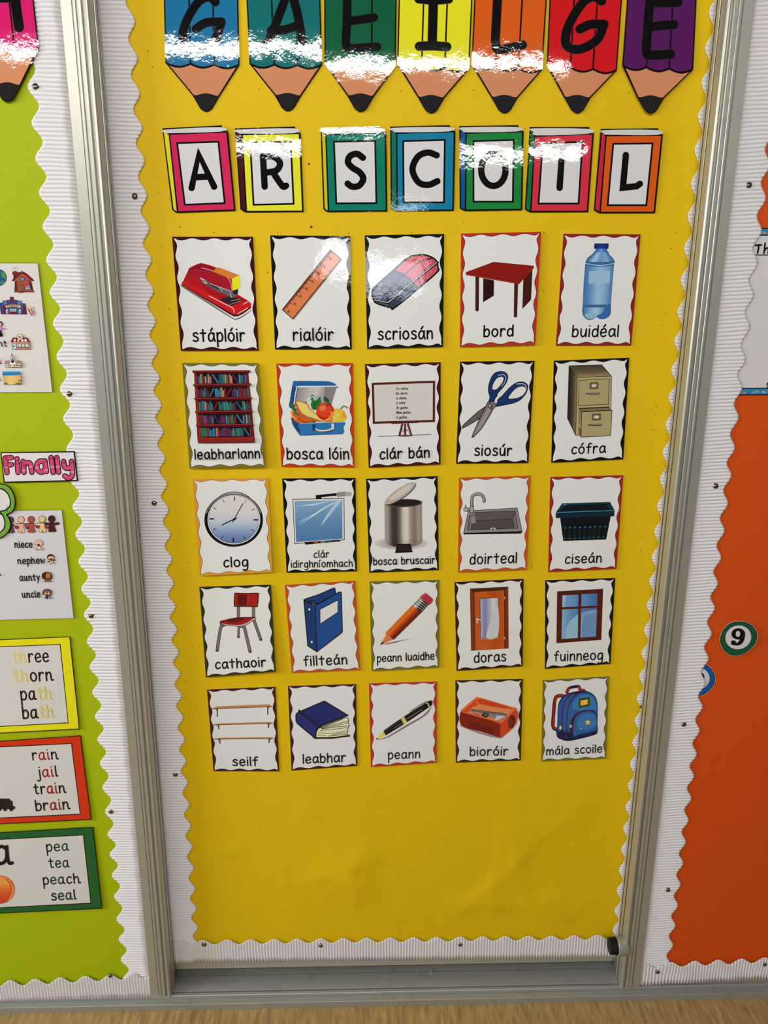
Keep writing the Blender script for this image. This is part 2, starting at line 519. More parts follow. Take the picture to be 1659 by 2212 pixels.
def front_door(name, x_edge, sgn, x_far):
    d = empty(name, (x_edge, -0.045, 0.04)); struct(d)
    a, b = sorted((x_edge - sgn * 0.0005, x_far))
    v, f = box_vf(a, b, -0.0440, -0.0240, 0.0215, ZT)
    new_mesh('board_panel', v, f, BOARD, d)
    sweep_z('stile', PROFILE, x_edge, sgn, 0.0205, ZT, ALU, d)
    sweep_x('bottom_rail', [(.0448, .0205), (.0448, .050), (.0442, .0505), (.0442, .0205)], a, b, ALU, d)
    for d0, d1, a0, a1 in ((.0152, .0184, .0450, .0487), (.0303, .0329, .0440, .0474)):  # black strips added in the edge grooves, standing in for the dark gap's shade
        xa, xb = sorted((x_edge + sgn * a0, x_edge + sgn * a1))
        v, f = box_vf(xa, xb, -d1, -d0, 0.0205, ZT)
        new_mesh('edge_groove_shade', v, f, RUBBER_AND_SHADE, d)
    return d
door_green = front_door('door_1', XL, 1, -1.6)
door_orange = front_door('door_3', XR, -1, 1.7)

door_yellow = empty('door_2', (0.08, 0.0, 0.05)); struct(door_yellow)
v, f = box_vf(-0.56, 0.73, 0.0006, 0.026, 0.0465, ZT)
new_mesh('board_panel', v, f, BOARD, door_yellow)
sweep_x('bottom_rail', [(.0016, .046), (.0016, .0675), (.0, .068), (.0, .046)], -0.56, 0.73, ALU, door_yellow)

# round bumper on the inner edge of the right-hand board
def lathe_x(name, prof, cx, cy, cz, mat, parent, n=36):
    vs = []; fs = []
    for (x, r) in prof:
        for k in range(n):
            a = 2 * PI * k / n
            vs.append((cx + x, cy + r * math.cos(a), cz + r * math.sin(a)))
    m = len(prof)
    for i in range(m - 1):
        for k in range(n):
            j = (k + 1) % n
            fs.append((i * n + k, i * n + j, (i + 1) * n + j, (i + 1) * n + k))
    fs += [tuple(range(n)), tuple(range((m - 1) * n, m * n))[::-1]]
    return fix_normals(new_mesh(name, vs, fs, mat, parent, smooth=False))
bp = W(1333, 2043, 0.040)
be = empty('bumper', (bp.x, bp.y, bp.z)); be.parent = door_orange
be.location = Vector((bp.x, bp.y, bp.z)) - Vector(door_orange.location)
def bump_part(name, prof, mat):
    o = lathe_x(name, prof, 0, 0, 0, mat, None); o.parent = be; return o
bump_part('rubber_pad', [(-.0195, .0130), (-.0192, .0165), (-.018, .0185), (-.006, .0192), (-.002, .0192)], RUBBER_AND_SHADE)
bump_part('metal_cup', [(-.002, .0180), (-.002, .0208), (-.0012, .0216), (.0205, .0216), (.0225, .0205), (.0235, .012)], ALU)
for o in be.children:
    for p_ in o.data.polygons: p_.use_smooth = True
    m = o.modifiers.new('edge', 'EDGE_SPLIT'); m.split_angle = math.radians(40)

# ================================================================== backing papers
def wrinkle(x, z):
    """creases of the loosely hung yellow paper, strongest near its foot"""
    s = max(0.0, min(1.0, (0.57 - z) / 0.22))
    h = 0.0
    for ax, az, fr, ph, am in WR:
        q = math.sin(0.5 * fr * (ax * x + az * z) + ph + 1.7 * math.sin(3.1 * x * az + 4.3 * z * ax + ph))
        h += am * (0.6 - 1.8 * abs(q) ** 0.8)
    e = min(1.0, max(0.0, min(x + .385, .575 - x) / .10)) * min(1.0, max(0.0, (z - 0.13) / .09))
    return max(0.0, 0.0004 + s * (0.0070 + 4.4 * h)) * e
WR = [(math.cos(a), math.sin(a), fr, ph, am) for a, fr, ph, am in
      ((0.5, 19, .3, .0007), (1.1, 27, 2.0, .0006), (-0.7, 23, 4.1, .0006), (0.2, 41, 1.2, .0003), (1.9, 37, 5.2, .00028), (-0.3, 58, 0.7, .00014), (0.9, 71, 3.3, .00010))]

def backing(name, x0, x1, z0, z1, d, mat, nx, nz, fn=None):
    vs = []; fs = []
    for j in range(nz + 1):
        for i in range(nx + 1):
            x = x0 + (x1 - x0) * i / nx; z = z0 + (z1 - z0) * j / nz
            vs.append((x, -d - (fn(x, z) if fn else 0.0), z))
    n = nx + 1
    for j in range(nz):
        for i in range(nx):
            fs.append((j * n + i, j * n + i + 1, (j + 1) * n + i + 1, (j + 1) * n + i))
    k = len(vs)
    vs += [(x0, -d + .0003, z0), (x1, -d + .0003, z0), (x1, -d + .0003, z1), (x0, -d + .0003, z1)]
    fs.append((k, k + 3, k + 2, k + 1))
    return new_mesh(name, vs, fs, mat, None, smooth=True, origin=((x0 + x1) / 2, -d, z0))

yp = backing('display_paper', -0.485, 0.665, 0.095, ZT - .01, 0.0006, YELLOW, 150, 260, wrinkle)
tag(yp, 'yellow display paper covering the middle board behind the word cards', 'backing paper')
gp = backing('display_paper', -1.55, XL - 0.012, 0.030, ZT - .01, 0.0446, GREEN, 4, 8)
tag(gp, 'lime green display paper covering the left board', 'backing paper')
op = backing('display_paper', XR + 0.012, 1.6, 0.045, ZT - .01, 0.0446, ORANGE, 4, 8)
tag(op, 'orange display paper covering the right board', 'backing paper')
# folded flap in the lower corner of the orange paper
q = [W(1200 + x / 3.614, 1960 + y / 3.614, .0455) for x, y in ((862, 405), (960, 320), (1040, 335), (1045, 375), (985, 425), (905, 425))]
q = [Vector((p.x, -0.0449 - (0.0012 if i in (2, 3) else 0.0), p.z)) for i, p in enumerate(q)]
ap = Vector((sum(p.x for p in q) / 6, -0.0460, sum(p.z for p in q) / 6))
fp = new_mesh('creased_corner', q + [ap], [(i, (i + 1) % 6, 6)[::-1] for i in range(6)], ORANGE, op)

# small holes and specks left by old staples in the yellow paper
hv = []; hf = []
for (x, y, r) in ((319, 110, .9), (329, 144, .9), (667, 354, 1.8), (340, 384, .8), (343, 415, .8), (672, 490, 2.2), (349, 531, .8), (388, 490, 1.0), (462, 502, 1.0), (365, 667, .9),
                  (368, 700, .8), (578, 589, 1.0), (599, 503, .8), (753, 504, .8), (889, 502, .9), (1175, 502, 1.0), (1174, 629, .9), (866, 196, .8), (1023, 195, .8), (1359, 200, .9),
                  (1465, 427, .9), (1459, 503, .9), (1451, 537, .9), (1438, 675, .9), (1433, 703, .9), (1418, 877, 1.0), (1417, 893, .9), (1411, 929, .9), (1409, 955, .9), (384, 883, .8),
                  (385, 906, .9), (388, 964, .8), (406, 1215, .9), (409, 1240, .8), (583, 1110, .8), (416, 1396, .9), (421, 1419, .9), (620, 1374, .9), (1149, 1225, .9), (1152, 1149, .8),
                  (1388, 1159, .9), (1385, 1190, .9), (1387, 1195, .8), (1358, 1227, .9), (1364, 1380, .9), (1360, 1490, .9), (423, 1533, 1.0), (430, 1624, .8), (562, 1796, .8), (860, 1880, .8), (1105, 1963, 1.0),
                  (560, 192, .9), (734, 195, .8), (492, 1003, .7), (1000, 480, .7), (1160, 1495, .9)):
    p = W(x, y, 0.0019 if y < 1500 else 0.004)
    n0 = len(hv)
    e = ellipse_pts(p.x, p.z, r * .0009, r * .0011, random.uniform(0, 180), 8)
    dd = 0.0013 + wrinkle(p.x, p.z)
    hv += [(a, -dd, b) for a, b in e] + [(p.x, -dd - .0003, p.z)]
    hf += [(n0 + i, n0 + (i + 1) % 8, n0 + 8) for i in range(8)]
ho = new_mesh('staple_marks', hv, hf, paper_mat('old_staple', (70, 66, 50), 1.0), yp)
tag(ho, kind='stuff')

# ================================================================== corrugated scalloped borders
RIDGES = 8
def strip(name, base, tip0, tip1, tips, amp, d, label, skew=0.0, along='z', ext=(0, 0), wob=0.15, flip=None, dark=0):
    """paper border: straight edge at `base`, scalloped edge whose tips lie on the line tip0-tip1.
    tips: photograph coordinates of successive scallop tips along the strip."""
    if along == 'z':
        T = [W(tip0[0] + (tip1[0] - tip0[0]) * (y - tip0[1]) / (tip1[1] - tip0[1]), y, d) for y in tips]
        S = [p.z for p in T]; E = [p.x for p in T]
    else:
        T = [W(x, tip0[1] + (tip1[1] - tip0[1]) * (x - tip0[0]) / (tip1[0] - tip0[0]), d) for x in tips]
        S = [p.x for p in T]; E = [p.z for p in T]
    n0, n1 = ext
    st0 = S[1] - S[0]; st1 = S[-1] - S[-2]; e0 = (E[-1] - E[0]) / (len(E) - 1)
    for k in range(int(n0)): S.insert(0, S[0] - st0); E.insert(0, E[0] - e0)
    for k in range(int(n1)): S.append(S[-1] + st1); E.append(E[-1] + e0)
    per = RIDGES * 6
    vs = []; fs = []
    NC = 6
    CUT = [0, .25, .5, .72, .88, .95, 1.0]
    rnd = random.Random(len(label))
    ph = [rnd.uniform(0, 6.28) for _ in range(6)]
    rows = (len(S) - 1) * per
    for i in range(rows + 1):
        t = i / per; k = min(int(t), len(S) - 2); q = t - k
        s = S[k] + (S[k + 1] - S[k]) * q
        tipv = E[k] + (E[k + 1] - E[k]) * q
        b = base(s) if callable(base) else base
        sg = 1 if tipv > b else -1
        e = tipv - sg * amp * (1 - math.cos(2 * PI * q)) * 0.5
        for j in range(NC + 1):
            w = b + (e - b) * CUT[j]
            w_ = (w - b)
            wobble = wob * (math.sin(23 * s + ph[0] + 40 * w_) * .35 + math.sin(61 * s + ph[1] + 90 * w_) * .35 * (1 if j else .5))
            h = 0.5 * (1 - math.cos(2 * PI * (t * RIDGES + wobble)))
            h = 0.0002 + 0.0032 * h
            if j >= NC - 1: h = 0.0015 + (0.42 if j == NC else 0.8) * (h - 0.0015)
            s2 = s + skew * w_
            vs.append((w, -d - h, s2) if along == 'z' else (s2, -d - h, w))
    n = NC + 1
    for i in range(rows):
        for j in range(NC):
            fs.append((i * n + j, i * n + j + 1, (i + 1) * n + j + 1, (i + 1) * n + j))
    mid = vs[len(vs) // 2]
    o = new_mesh(name, vs, fs, CORR, None, smooth=True, origin=mid)
    m = o.modifiers.new('paper', 'SOLIDIFY'); m.thickness = 0.0003; m.offset = -1 if False else 0
    tag(o, label, 'border trim')
    return o

def line_x(p0, p1):
    def fn(y): return p0[0] + (p1[0] - p0[0]) * (y - p0[1]) / (p1[1] - p0[1])
    return fn
DF = 0.0452       # face of the front boards' papers
DB = 0.0016       # face of the yellow board's paper
TL = [564, 634, 701, 773, 843, 906, 973, 1036, 1097, 1156, 1215, 1274, 1329, 1387, 1442, 1497, 1549, 1598, 1650, 1702, 1754, 1803, 1846, 1891, 1937, 1986, 2029, 2073, 2115]
strip('corrugated_border', XL - 0.0012, (101, 564), (257, 2029), TL, 0.0155, DF, 'white corrugated scalloped border down the right side of the lime green board', -0.02, ext=(9, 1))
TYL = [45, 125, 200, 275, 345, 420, 492, 560, 627, 692.5, 755, 815, 873, 931, 988, 1044, 1099, 1153, 1206, 1258, 1309, 1358, 1407, 1454, 1501, 1548, 1595, 1641, 1688, 1736, 1782, 1827, 1873, 1918, 1960, 2002, 2040]
strip('corrugated_border', -0.470, (292, 45), (428, 2002), TYL, 0.0128, DB, 'white corrugated scalloped border on the left side of the yellow board, in shade', -0.01, ext=(2, 1))
TYR = [25, 102, 177, 250, 322, 395, 465, 534, 603, 672, 735, 797, 856, 915, 975, 1033, 1091, 1146, 1202, 1253, 1305, 1359, 1409, 1459, 1507, 1554, 1601, 1648, 1695, 1741, 1787, 1832, 1877, 1921, 1965, 2007, 2046]
strip('corrugated_border', 0.640, (1531, 25), (1323, 2007), TYR, 0.0112, DB, 'narrow white corrugated scalloped border on the right side of the yellow board', 0.02, ext=(2, 0))
TR = [504, 573, 642, 711, 782, 842, 906, 972, 1031, 1091, 1150, 1208, 1264, 1317, 1372, 1426, 1479, 1530, 1581, 1632, 1679, 1727, 1774, 1821, 1867, 1913, 1958, 2001, 2044, 2085]
strip('corrugated_border', XR + 0.0012, (1644, 504), (1453, 2044), TR, 0.0118, DF, 'white corrugated scalloped border down the left side of the orange board', 0.05, ext=(8, 1))
# along the feet of the three boards
BY = [337, 387, 438, 491, 541, 593, 642, 693, 742, 792, 843, 893, 943, 994, 1042, 1091, 1141, 1191, 1240, 1290, 1342, 1392]
strip('corrugated_border', lambda s: 0.0665 - 0.0065 * s + (-.004 if s < -.40 else 0), (441, 2029), (1240, 2019), BY, 0.0130, DB + .0034, 'white corrugated scalloped border along the foot of the yellow board', 0.0, 'x', wob=.1)
BL = [-140, -86, -32, 22, 76, 130, 184, 238, 287, 335]
strip('corrugated_border', lambda s: 0.0165 + 0.014 * (s + .49), (22, 2116), (287, 2101), BL, 0.0165, DF + .0034, 'white corrugated scalloped border along the foot of the lime green board', 0.0, 'x', ext=(8, 0), wob=.2)
BR = [1391, 1449, 1500, 1551, 1601, 1651, 1701, 1751, 1801]
strip('corrugated_border', lambda s: 0.0234 + 0.042 * (s - .671), (1449, 2077), (1651, 2067), BR, 0.0142, DF + .0034, 'white corrugated scalloped border along the foot of the orange board', 0.0, 'x', ext=(0, 6), wob=.35)

# ================================================================== drawing pins
def pin_vf():
    prof = [(0.0000, .0038), (.0014, .0037), (.0029, .0031), (.0041, .0020), (.0048, .0008), (.0050, .0002), (.0048, .0)]
    vs = [(0, -prof[0][1], 0)]; fs = []; n = 20
    for r, h in prof[1:]:
        for k in range(n):
            a = 2 * PI * k / n; vs.append((r * math.cos(a), -h, r * math.sin(a)))
    for k in range(n): fs.append((0, 1 + (k + 1) % n, 1 + k))
    for i in range(len(prof) - 2):
        for k in range(n):
            j = (k + 1) % n
            fs.append((1 + i * n + k, 1 + i * n + j, 1 + (i + 1) * n + j, 1 + (i + 1) * n + k))
    return vs, fs
pv, pf = pin_vf()
pin0 = fix_normals(new_mesh('drawing_pin', pv, pf, BRASS, None, smooth=True))
PINS = [(77, 187, DF, 'domed metal drawing pin beside the pink pencil tip on the left border'),
        (150, 851, DF, 'domed metal drawing pin in the left border just above the Finally label'),
        (197, 1330, DF, 'domed metal drawing pin in the left border level with the foot of the family sheet'),
        (240, 1753, DF, 'domed metal drawing pin in the left border beside the red rain card'),
        (238, 2107, DF + .0034, 'domed metal drawing pin in the bottom border of the lime green board'),
        (291, 424, DB, 'domed metal drawing pin in the shaded border left of the first book letter'),
        (333, 1087, DB, 'domed metal drawing pin in the shaded border left of the clock card'),
        (379, 1673, DB, 'domed metal drawing pin in the shaded border left of the shelf card'),
        (441, 2040, DB + .0034, 'leftmost drawing pin in the bottom border of the yellow board'),
        (693, 2042, DB + .0034, 'middle drawing pin in the bottom border of the yellow board'),
        (994, 2040, DB + .0034, 'rightmost drawing pin in the bottom border of the yellow board'),
        (1442, 1018, DB, 'drawing pin at the narrow right border level with the gap above the basket card'),
        (1387, 1525, DB, 'drawing pin at the narrow right border beside the backpack card'),
        (1618, 400, DF, 'drawing pin high on the border beside the right board, above the white poster'),
        (1546, 1050, DF, 'drawing pin on the right board border well below the white poster'),
        (1477, 1565, DF, 'drawing pin on the right board border below the blue number circle'),
        (1443, 1922, DF, 'drawing pin low on the side border of the orange board'),
        (1420, 2099, DF + .0034, 'drawing pin at the left end of the orange board bottom border'),
        (1651, 2083, DF + .0034, 'drawing pin in the orange board bottom border at the picture edge')]
for i, (x, y, d, lab) in enumerate(PINS):
    o = pin0 if i == 0 else pin0.copy()
    if i: col.objects.link(o)
    o.location = W(x, y, d + .0016); o.scale = (1.14, 1.0, 1.14)
    o.rotation_euler = (random.uniform(-.15, .15), 0, random.uniform(-.25, .25))
    tag(o, lab, 'drawing pin', 'drawing pins holding the borders')

# ================================================================== word cards
K = (12, 10, 12)            # printed black
WH = (226, 222, 216)
def solid_sheet(name, sheet, pts, c, parent, thick=0.0005):
    """the paper body of a printed sheet: front face in the sheet's plane, a real thickness behind"""
    n = len(pts)
    o0 = Vector(parent.matrix_basis.translation)
    ar = sum(pts[i][0] * pts[(i + 1) % n][1] - pts[(i + 1) % n][0] * pts[i][1] for i in range(n))
    pts = list(pts) if ar < 0 else list(pts)[::-1]
    fr = [sheet.pt(x, y, 0.0) for x, y in pts]
    bk = [p + Vector((0, thick, 0)) for p in fr]
    vs = [p - o0 for p in fr + bk]
    fs = [tuple(range(n)), tuple(range(n, 2 * n))[::-1]] + [(i, n + i, n + (i + 1) % n, (i + 1) % n) for i in range(n)]
    me = bpy.data.meshes.new(name)
    me.from_pydata([tuple(v) for v in vs], [], fs)
    at = me.color_attributes.new('ink', 'FLOAT_COLOR', 'CORNER')
    cc = ink(c, sheet.k)
    at.data.foreach_set('color', list(cc) * len(me.loops))
    me.update(); me.materials.append(LAM)
    o = bpy.data.objects.new(name, me)
    col.objects.link(o); o.parent = parent
    return o

def wavy(corners, inset=0.039, am=0.015, nx=3.5, ny=5.0, N=44, grow=0.0):
    tl, tr_, br, bl = corners
    def P(u, v):
        return tuple((tl[j] * (1 - u) + tr_[j] * u) * (1 - v) + (bl[j] * (1 - u) + br[j] * u) * v for j in (0, 1))
    asp = 0.72
    outer = []; inner = []
    def ins(t, n, ph):
        e = min(1.0, min(t, 1 - t) / 0.05)
        return (inset * (0.55 + 0.45 * e) + am * math.sin(2 * PI * n * t + ph) * e - grow)
    for i in range(N): t = i / N; outer.append(P(t, 0)); inner.append(P(0.018 + t * 0.964, ins(t, nx, -.5) * asp * .85 + .0))
    for i in range(N): t = i / N; outer.append(P(1, t)); inner.append(P(1 - ins(t, ny, 0.2), 0.014 + t * 0.972))
    for i in range(N): t = i / N; outer.append(P(1 - t, 1)); inner.append(P(1 - 0.018 - t * 0.964, 1 - ins(t, nx, .9) * asp * .85))
    for i in range(N): t = i / N; outer.append(P(0, 1 - t)); inner.append(P(ins(1 - t, ny, -.4), 1 - 0.014 - t * 0.972))
    return outer, inner

CARDS = []
def card(word, frame, corners, bc, tilt, label, draw, cap, side=0.0, k=1.2, d=0.0030, outline=True):
    s = Sheet(frame, d, tilt, side, corners[0], k)
    up = ((corners[0][0] - corners[3][0]) + (corners[1][0] - corners[2][0]), (corners[0][1] - corners[3][1]) + (corners[1][1] - corners[2][1]))
    L = math.hypot(*up); s.up = (up[0] / L, up[1] / L)
    cx = sum(c[0] for c in corners) / 4; cy = sum(c[1] for c in corners) / 4
    o = empty('word_card', s.pt(cx, cy, 0))
    tag(o, label, 'word card', 'word cards in rows on the yellow board')
    solid_sheet('sheet', s, corners, WH, o)
    outer, inner = wavy(corners)
    b = Art(s); b.ring(outer, inner, bc)
    if outline:
        _, in2 = wavy(corners, grow=0.006)
        b.ring(in2, inner, tuple(v * 0.25 for v in bc))
    b.build('border', o)
    a = Art(s); draw(a); a.build('picture', o)
    t = Art(s)
    for (w, p0, p1, xh, lw) in cap: t.text(w, p0, p1, xh * .97, lw * .88)
    t.build('caption', o)
    CARDS.append(o)

fA = (340, 480, 3.7705); fB = (760, 480, 3.7705); fC = (1160, 480, 3.3246)
fD = (370, 760, 4.0463); fE = (770, 760, 4.0463); fF = (1160, 750, 3.3246)
fG = (390, 1010, 4.1475); fH = (770, 1010, 4.1475); fI = (1160, 1010, 3.3246)
fJ = (410, 1240, 4.2538); fK = (780, 1240, 4.2538); fL = (1150, 1240, 3.2593)
fM = (420, 1450, 4.3658); fN = (780, 1450, 4.2538); fO = (1150, 1440, 3.2593)

# ---------------------------------------------------------------- first row
def stapler(a):
    a.poly(smooth([(200, 512), (260, 545), (420, 650), (600, 770), (650, 782), (720, 745), (765, 712), (740, 740), (660, 790), (600, 780), (400, 655), (205, 530)]), (120, 105, 105))
    a.poly([(197, 498), (212, 480), (245, 462), (420, 500), (655, 590), (735, 635), (765, 668), (762, 700), (700, 745), (655, 768), (622, 768), (590, 752), (200, 512)], (70, 25, 28))
    a.poly([(197, 494), (212, 476), (245, 455), (420, 500), (655, 590), (735, 635), (765, 664), (762, 690), (700, 728), (655, 752), (622, 750), (590, 735), (200, 505)], (196, 26, 32))
    a.poly([(330, 520), (430, 505), (655, 595), (725, 640), (655, 672), (600, 682), (505, 630)], (160, 20, 30))
    a.line(smooth([(420, 600), (560, 672), (615, 700), (625, 735)], False), 6, (240, 200, 200))
    a.line([(700, 668), (748, 640)], 6, (240, 190, 195)); a.line([(655, 745), (735, 700)], 7, (236, 190, 190))
    a.poly([(505, 628), (595, 602), (692, 635), (600, 680)], (38, 30, 34))
    a.line([(600, 640), (668, 628)], 5, (150, 140, 140)); a.line([(585, 672), (680, 640)], 6, (130, 120, 120))
    a.poly(smooth([(340, 452), (370, 470), (480, 505), (610, 548), (655, 545), (652, 590), (612, 616), (548, 585), (480, 560), (400, 512), (352, 488)]), (98, 92, 98))
    a.poly(smooth([(360, 480), (480, 520), (530, 560), (440, 520)]), (208, 203, 198))
    a.poly(smooth([(400, 495), (470, 515), (520, 555), (450, 530)]), (60, 52, 56))
    a.line([(425, 500), (590, 560), (602, 612)], 5, (190, 186, 186))
    a.poly([(612, 560), (652, 546), (652, 590), (620, 585)], (36, 30, 32))
    a.poly(smooth([(240, 470), (212, 478), (250, 395), (262, 372), (340, 336), (380, 338), (470, 366), (540, 410), (605, 462), (612, 555), (560, 540), (450, 505), (345, 452), (380, 525), (350, 530), (300, 500)]), (158, 24, 40))
    a.poly([(258, 378), (345, 338), (480, 370), (455, 400), (330, 385)], (140, 18, 34))
    a.poly(smooth([(245, 410), (300, 405), (330, 440), (382, 520), (345, 532), (240, 480)]), (172, 22, 34))
    a.line(smooth([(260, 405), (310, 412), (335, 445), (378, 520)], False), 4, (96, 12, 24))
    a.line(smooth([(360, 372), (430, 390), (540, 430), (592, 480), (606, 548)], False), 6, (232, 150, 150))
    a.ell(270, 434, 9, 9, (70, 60, 64))
    a.poly([(452, 402), (480, 370), (500, 368), (668, 432), (606, 462), (590, 458)], (206, 122, 44))
    a.poly([(606, 462), (668, 432), (675, 535), (612, 558)], (236, 222, 34))
    a.line([(606, 462), (668, 432)], 4, (240, 190, 70))
card('stáplóir', fA, [(120, 118), (778, 118), (825, 1045), (190, 1047)], (62, 16, 18), .012,
     "word card 'stáplóir' with a red stapler picture and dark maroon border", stapler, [('stáplóir', (290, 970), (712, 968), 72, 15)])

def ruler(a):
    q = [(1018, 712), (1408, 225), (1495, 300), (1103, 787)]
    a.poly([(x + 10, y + 8) for x, y in q], (150, 140, 134))
    a.out(q, (214, 124, 76), 7, (46, 22, 18))
    dx, dy = (1408 - 1018), (225 - 712); L = math.hypot(dx, dy); nx, ny = -dy / L, dx / L
    for i in range(1, 76):
        t = i / 76.0; l = 34 if i % 10 == 0 else (24 if i % 5 == 0 else 17)
        x, y = 1018 + dx * t, 712 + dy * t
        a.line([(x, y), (x + nx * l, y + ny * l)], 4.6, (40, 20, 18), caps=False)
    for i in range(0, 8):
        t = 0.035 + i * 0.125; x, y = 1018 + dx * t + nx * 44, 712 + dy * t + ny * 44
        a.line(ellipse_pts(x, y, 5, 8, 40, 10), 3, (60, 30, 24), True)
        a.line([(x + 10, y + 3), (x + 3, y + 14)], 3, (60, 30, 24))
card('rialóir', fA, [(918, 107), (1570, 112), (1583, 1035), (958, 1037)], (14, 20, 15), .004,
     "word card 'rialóir' with an orange ruler picture and black border", ruler, [('rialóir', (1105, 962), (1432, 960), 70, 15)])

def eraser(a):
    body = smooth([(165, 565), (185, 530), (300, 425), (452, 294), (500, 274), (580, 265), (640, 280), (686, 312), (702, 370), (694, 408), (520, 560), (345, 700), (315, 697), (205, 662), (172, 620)])
    a.out(body, (66, 76, 96), 12)
    a.poly([(350, 393), (452, 298), (505, 278), (580, 271), (640, 286), (682, 316), (696, 370), (688, 405), (545, 528), (430, 425)], (206, 88, 94))
    a.poly([(430, 425), (560, 320), (650, 296), (690, 330), (696, 370), (688, 405), (545, 528), (500, 480)], (196, 78, 88))
    a.poly([(295, 660), (305, 640), (480, 485), (538, 530), (345, 694), (318, 690)], (50, 60, 80))
    a.poly(smooth([(180, 570), (215, 520), (250, 490), (230, 560), (260, 590), (185, 585)]), (128, 132, 144))
    a.line([(350, 393), (430, 425), (540, 528)], 9)
    a.line(smooth([(293, 640), (292, 590), (325, 530), (430, 425), (560, 320), (650, 294)], False), 9)
    a.line([(180, 632), (296, 656), (480, 500), (698, 328)], 20); a.line([(184, 632), (296, 655), (480, 498), (690, 330)], 5, (230, 226, 220))
    a.line([(296, 660), (330, 697)], 8); a.line(smooth([(185, 655), (240, 672), (312, 690)], False), 6)
card('scriosán', fB, [(105, 107), (752, 95), (743, 1015), (125, 1032)], (14, 24, 16), .014,
     "word card 'scriosán' with a pink and grey eraser picture and black border", eraser, [('scriosán', (213, 955), (657, 948), 68, 15)])

def table(a):
    a.out([(1072, 458), (1157, 474), (1155, 598), (1070, 650)], (42, 16, 12), 3, (60, 46, 42))
    a.out([(1398, 465), (1470, 390), (1458, 630), (1390, 705)], (66, 22, 16), 3)
    a.poly([(1007, 440), (1036, 446), (1034, 720), (1020, 727), (1006, 720)], (62, 24, 18))
    a.poly([(1323, 497), (1354, 503), (1346, 770), (1332, 777), (1319, 770)], (62, 24, 18))
    a.poly([(930, 410), (1360, 487), (1480, 357), (1482, 374), (1362, 505), (928, 430)], (150, 34, 24))
    a.poly([(930, 408), (1155, 325), (1482, 356), (1362, 487)], (136, 24, 18))
    a.line([(930, 410), (1361, 488), (1481, 357)], 3.5, (52, 12, 10)); a.line([(930, 408), (1155, 325), (1482, 356)], 3, (70, 16, 12))
    a.line([(1361, 488), (1362, 503)], 3, (52, 12, 10))
card('bord', fB, [(890, 92), (1542, 78), (1495, 995), (880, 1017)], (178, 46, 34), .012,
     "word card 'bord' with a dark red table picture and red border", table, [('bord', (1072, 932), (1313, 926), 64, 15)], side=.022, d=.0035)

def bottle(a):
    B1, B2, B3 = (70, 118, 172), (146, 182, 212), (104, 150, 196)
    a.poly(smooth([(422, 205), (502, 205), (520, 232), (548, 262), (556, 288), (553, 310), (540, 460), (531, 598), (532, 640), (522, 672), (490, 694), (455, 696), (428, 684), (395, 700), (362, 700), (332, 672), (324, 634), (328, 598), (334, 460), (346, 310), (350, 285), (362, 258), (398, 228)]), (58, 100, 152))
    a.blend((425, 212), (500, 212), (550, 285), (354, 285), [B1, (170, 200, 222), B3, (130, 168, 205), B1])
    a.blend((350, 312), (550, 312), (529, 592), (331, 592), [B1, (84, 134, 184), (120, 162, 202), (150, 186, 214), (140, 176, 208), (110, 156, 200), (72, 116, 168)])
    a.blend((332, 612), (527, 612), (516, 668), (340, 668), [B1, (130, 170, 206), (164, 194, 218), (96, 146, 196), B1])
    a.poly(smooth([(440, 668), (470, 650), (490, 612), (515, 608), (524, 640), (510, 676), (470, 690)]), (50, 104, 160))
    a.poly(smooth([(345, 660), (420, 655), (428, 680), (390, 694), (358, 690)]), (140, 176, 208))
    a.poly([(374, 350), (526, 350), (520, 440), (370, 440)], (150, 184, 212))
    for y, x0, x1 in ((288, 352, 556), (312, 347, 553), (598, 330, 531)):
        a.line(smooth([(x0, y - 6), ((x0 + x1) / 2, y + 6), (x1, y - 6)], False), 6, (56, 100, 150))
    a.line(smooth([(352, 298), (452, 310), (552, 298)], False), 5, (176, 204, 224))
    a.blend((420, 188), (504, 188), (500, 214), (424, 214), [(40, 86, 158), (96, 150, 208), (40, 86, 158)])
    a.blend((412, 152), (515, 152), (512, 190), (410, 190), [(16, 30, 96), (34, 58, 140), (18, 34, 104)])
card('buidéal', fC, [(190, 83), (744, 87), (677, 885), (135, 887)], (138, 34, 28), .003,
     "word card 'buidéal' with a blue water bottle picture and dark red border", bottle, [('buidéal', (250, 822), (583, 820), 58, 12)])

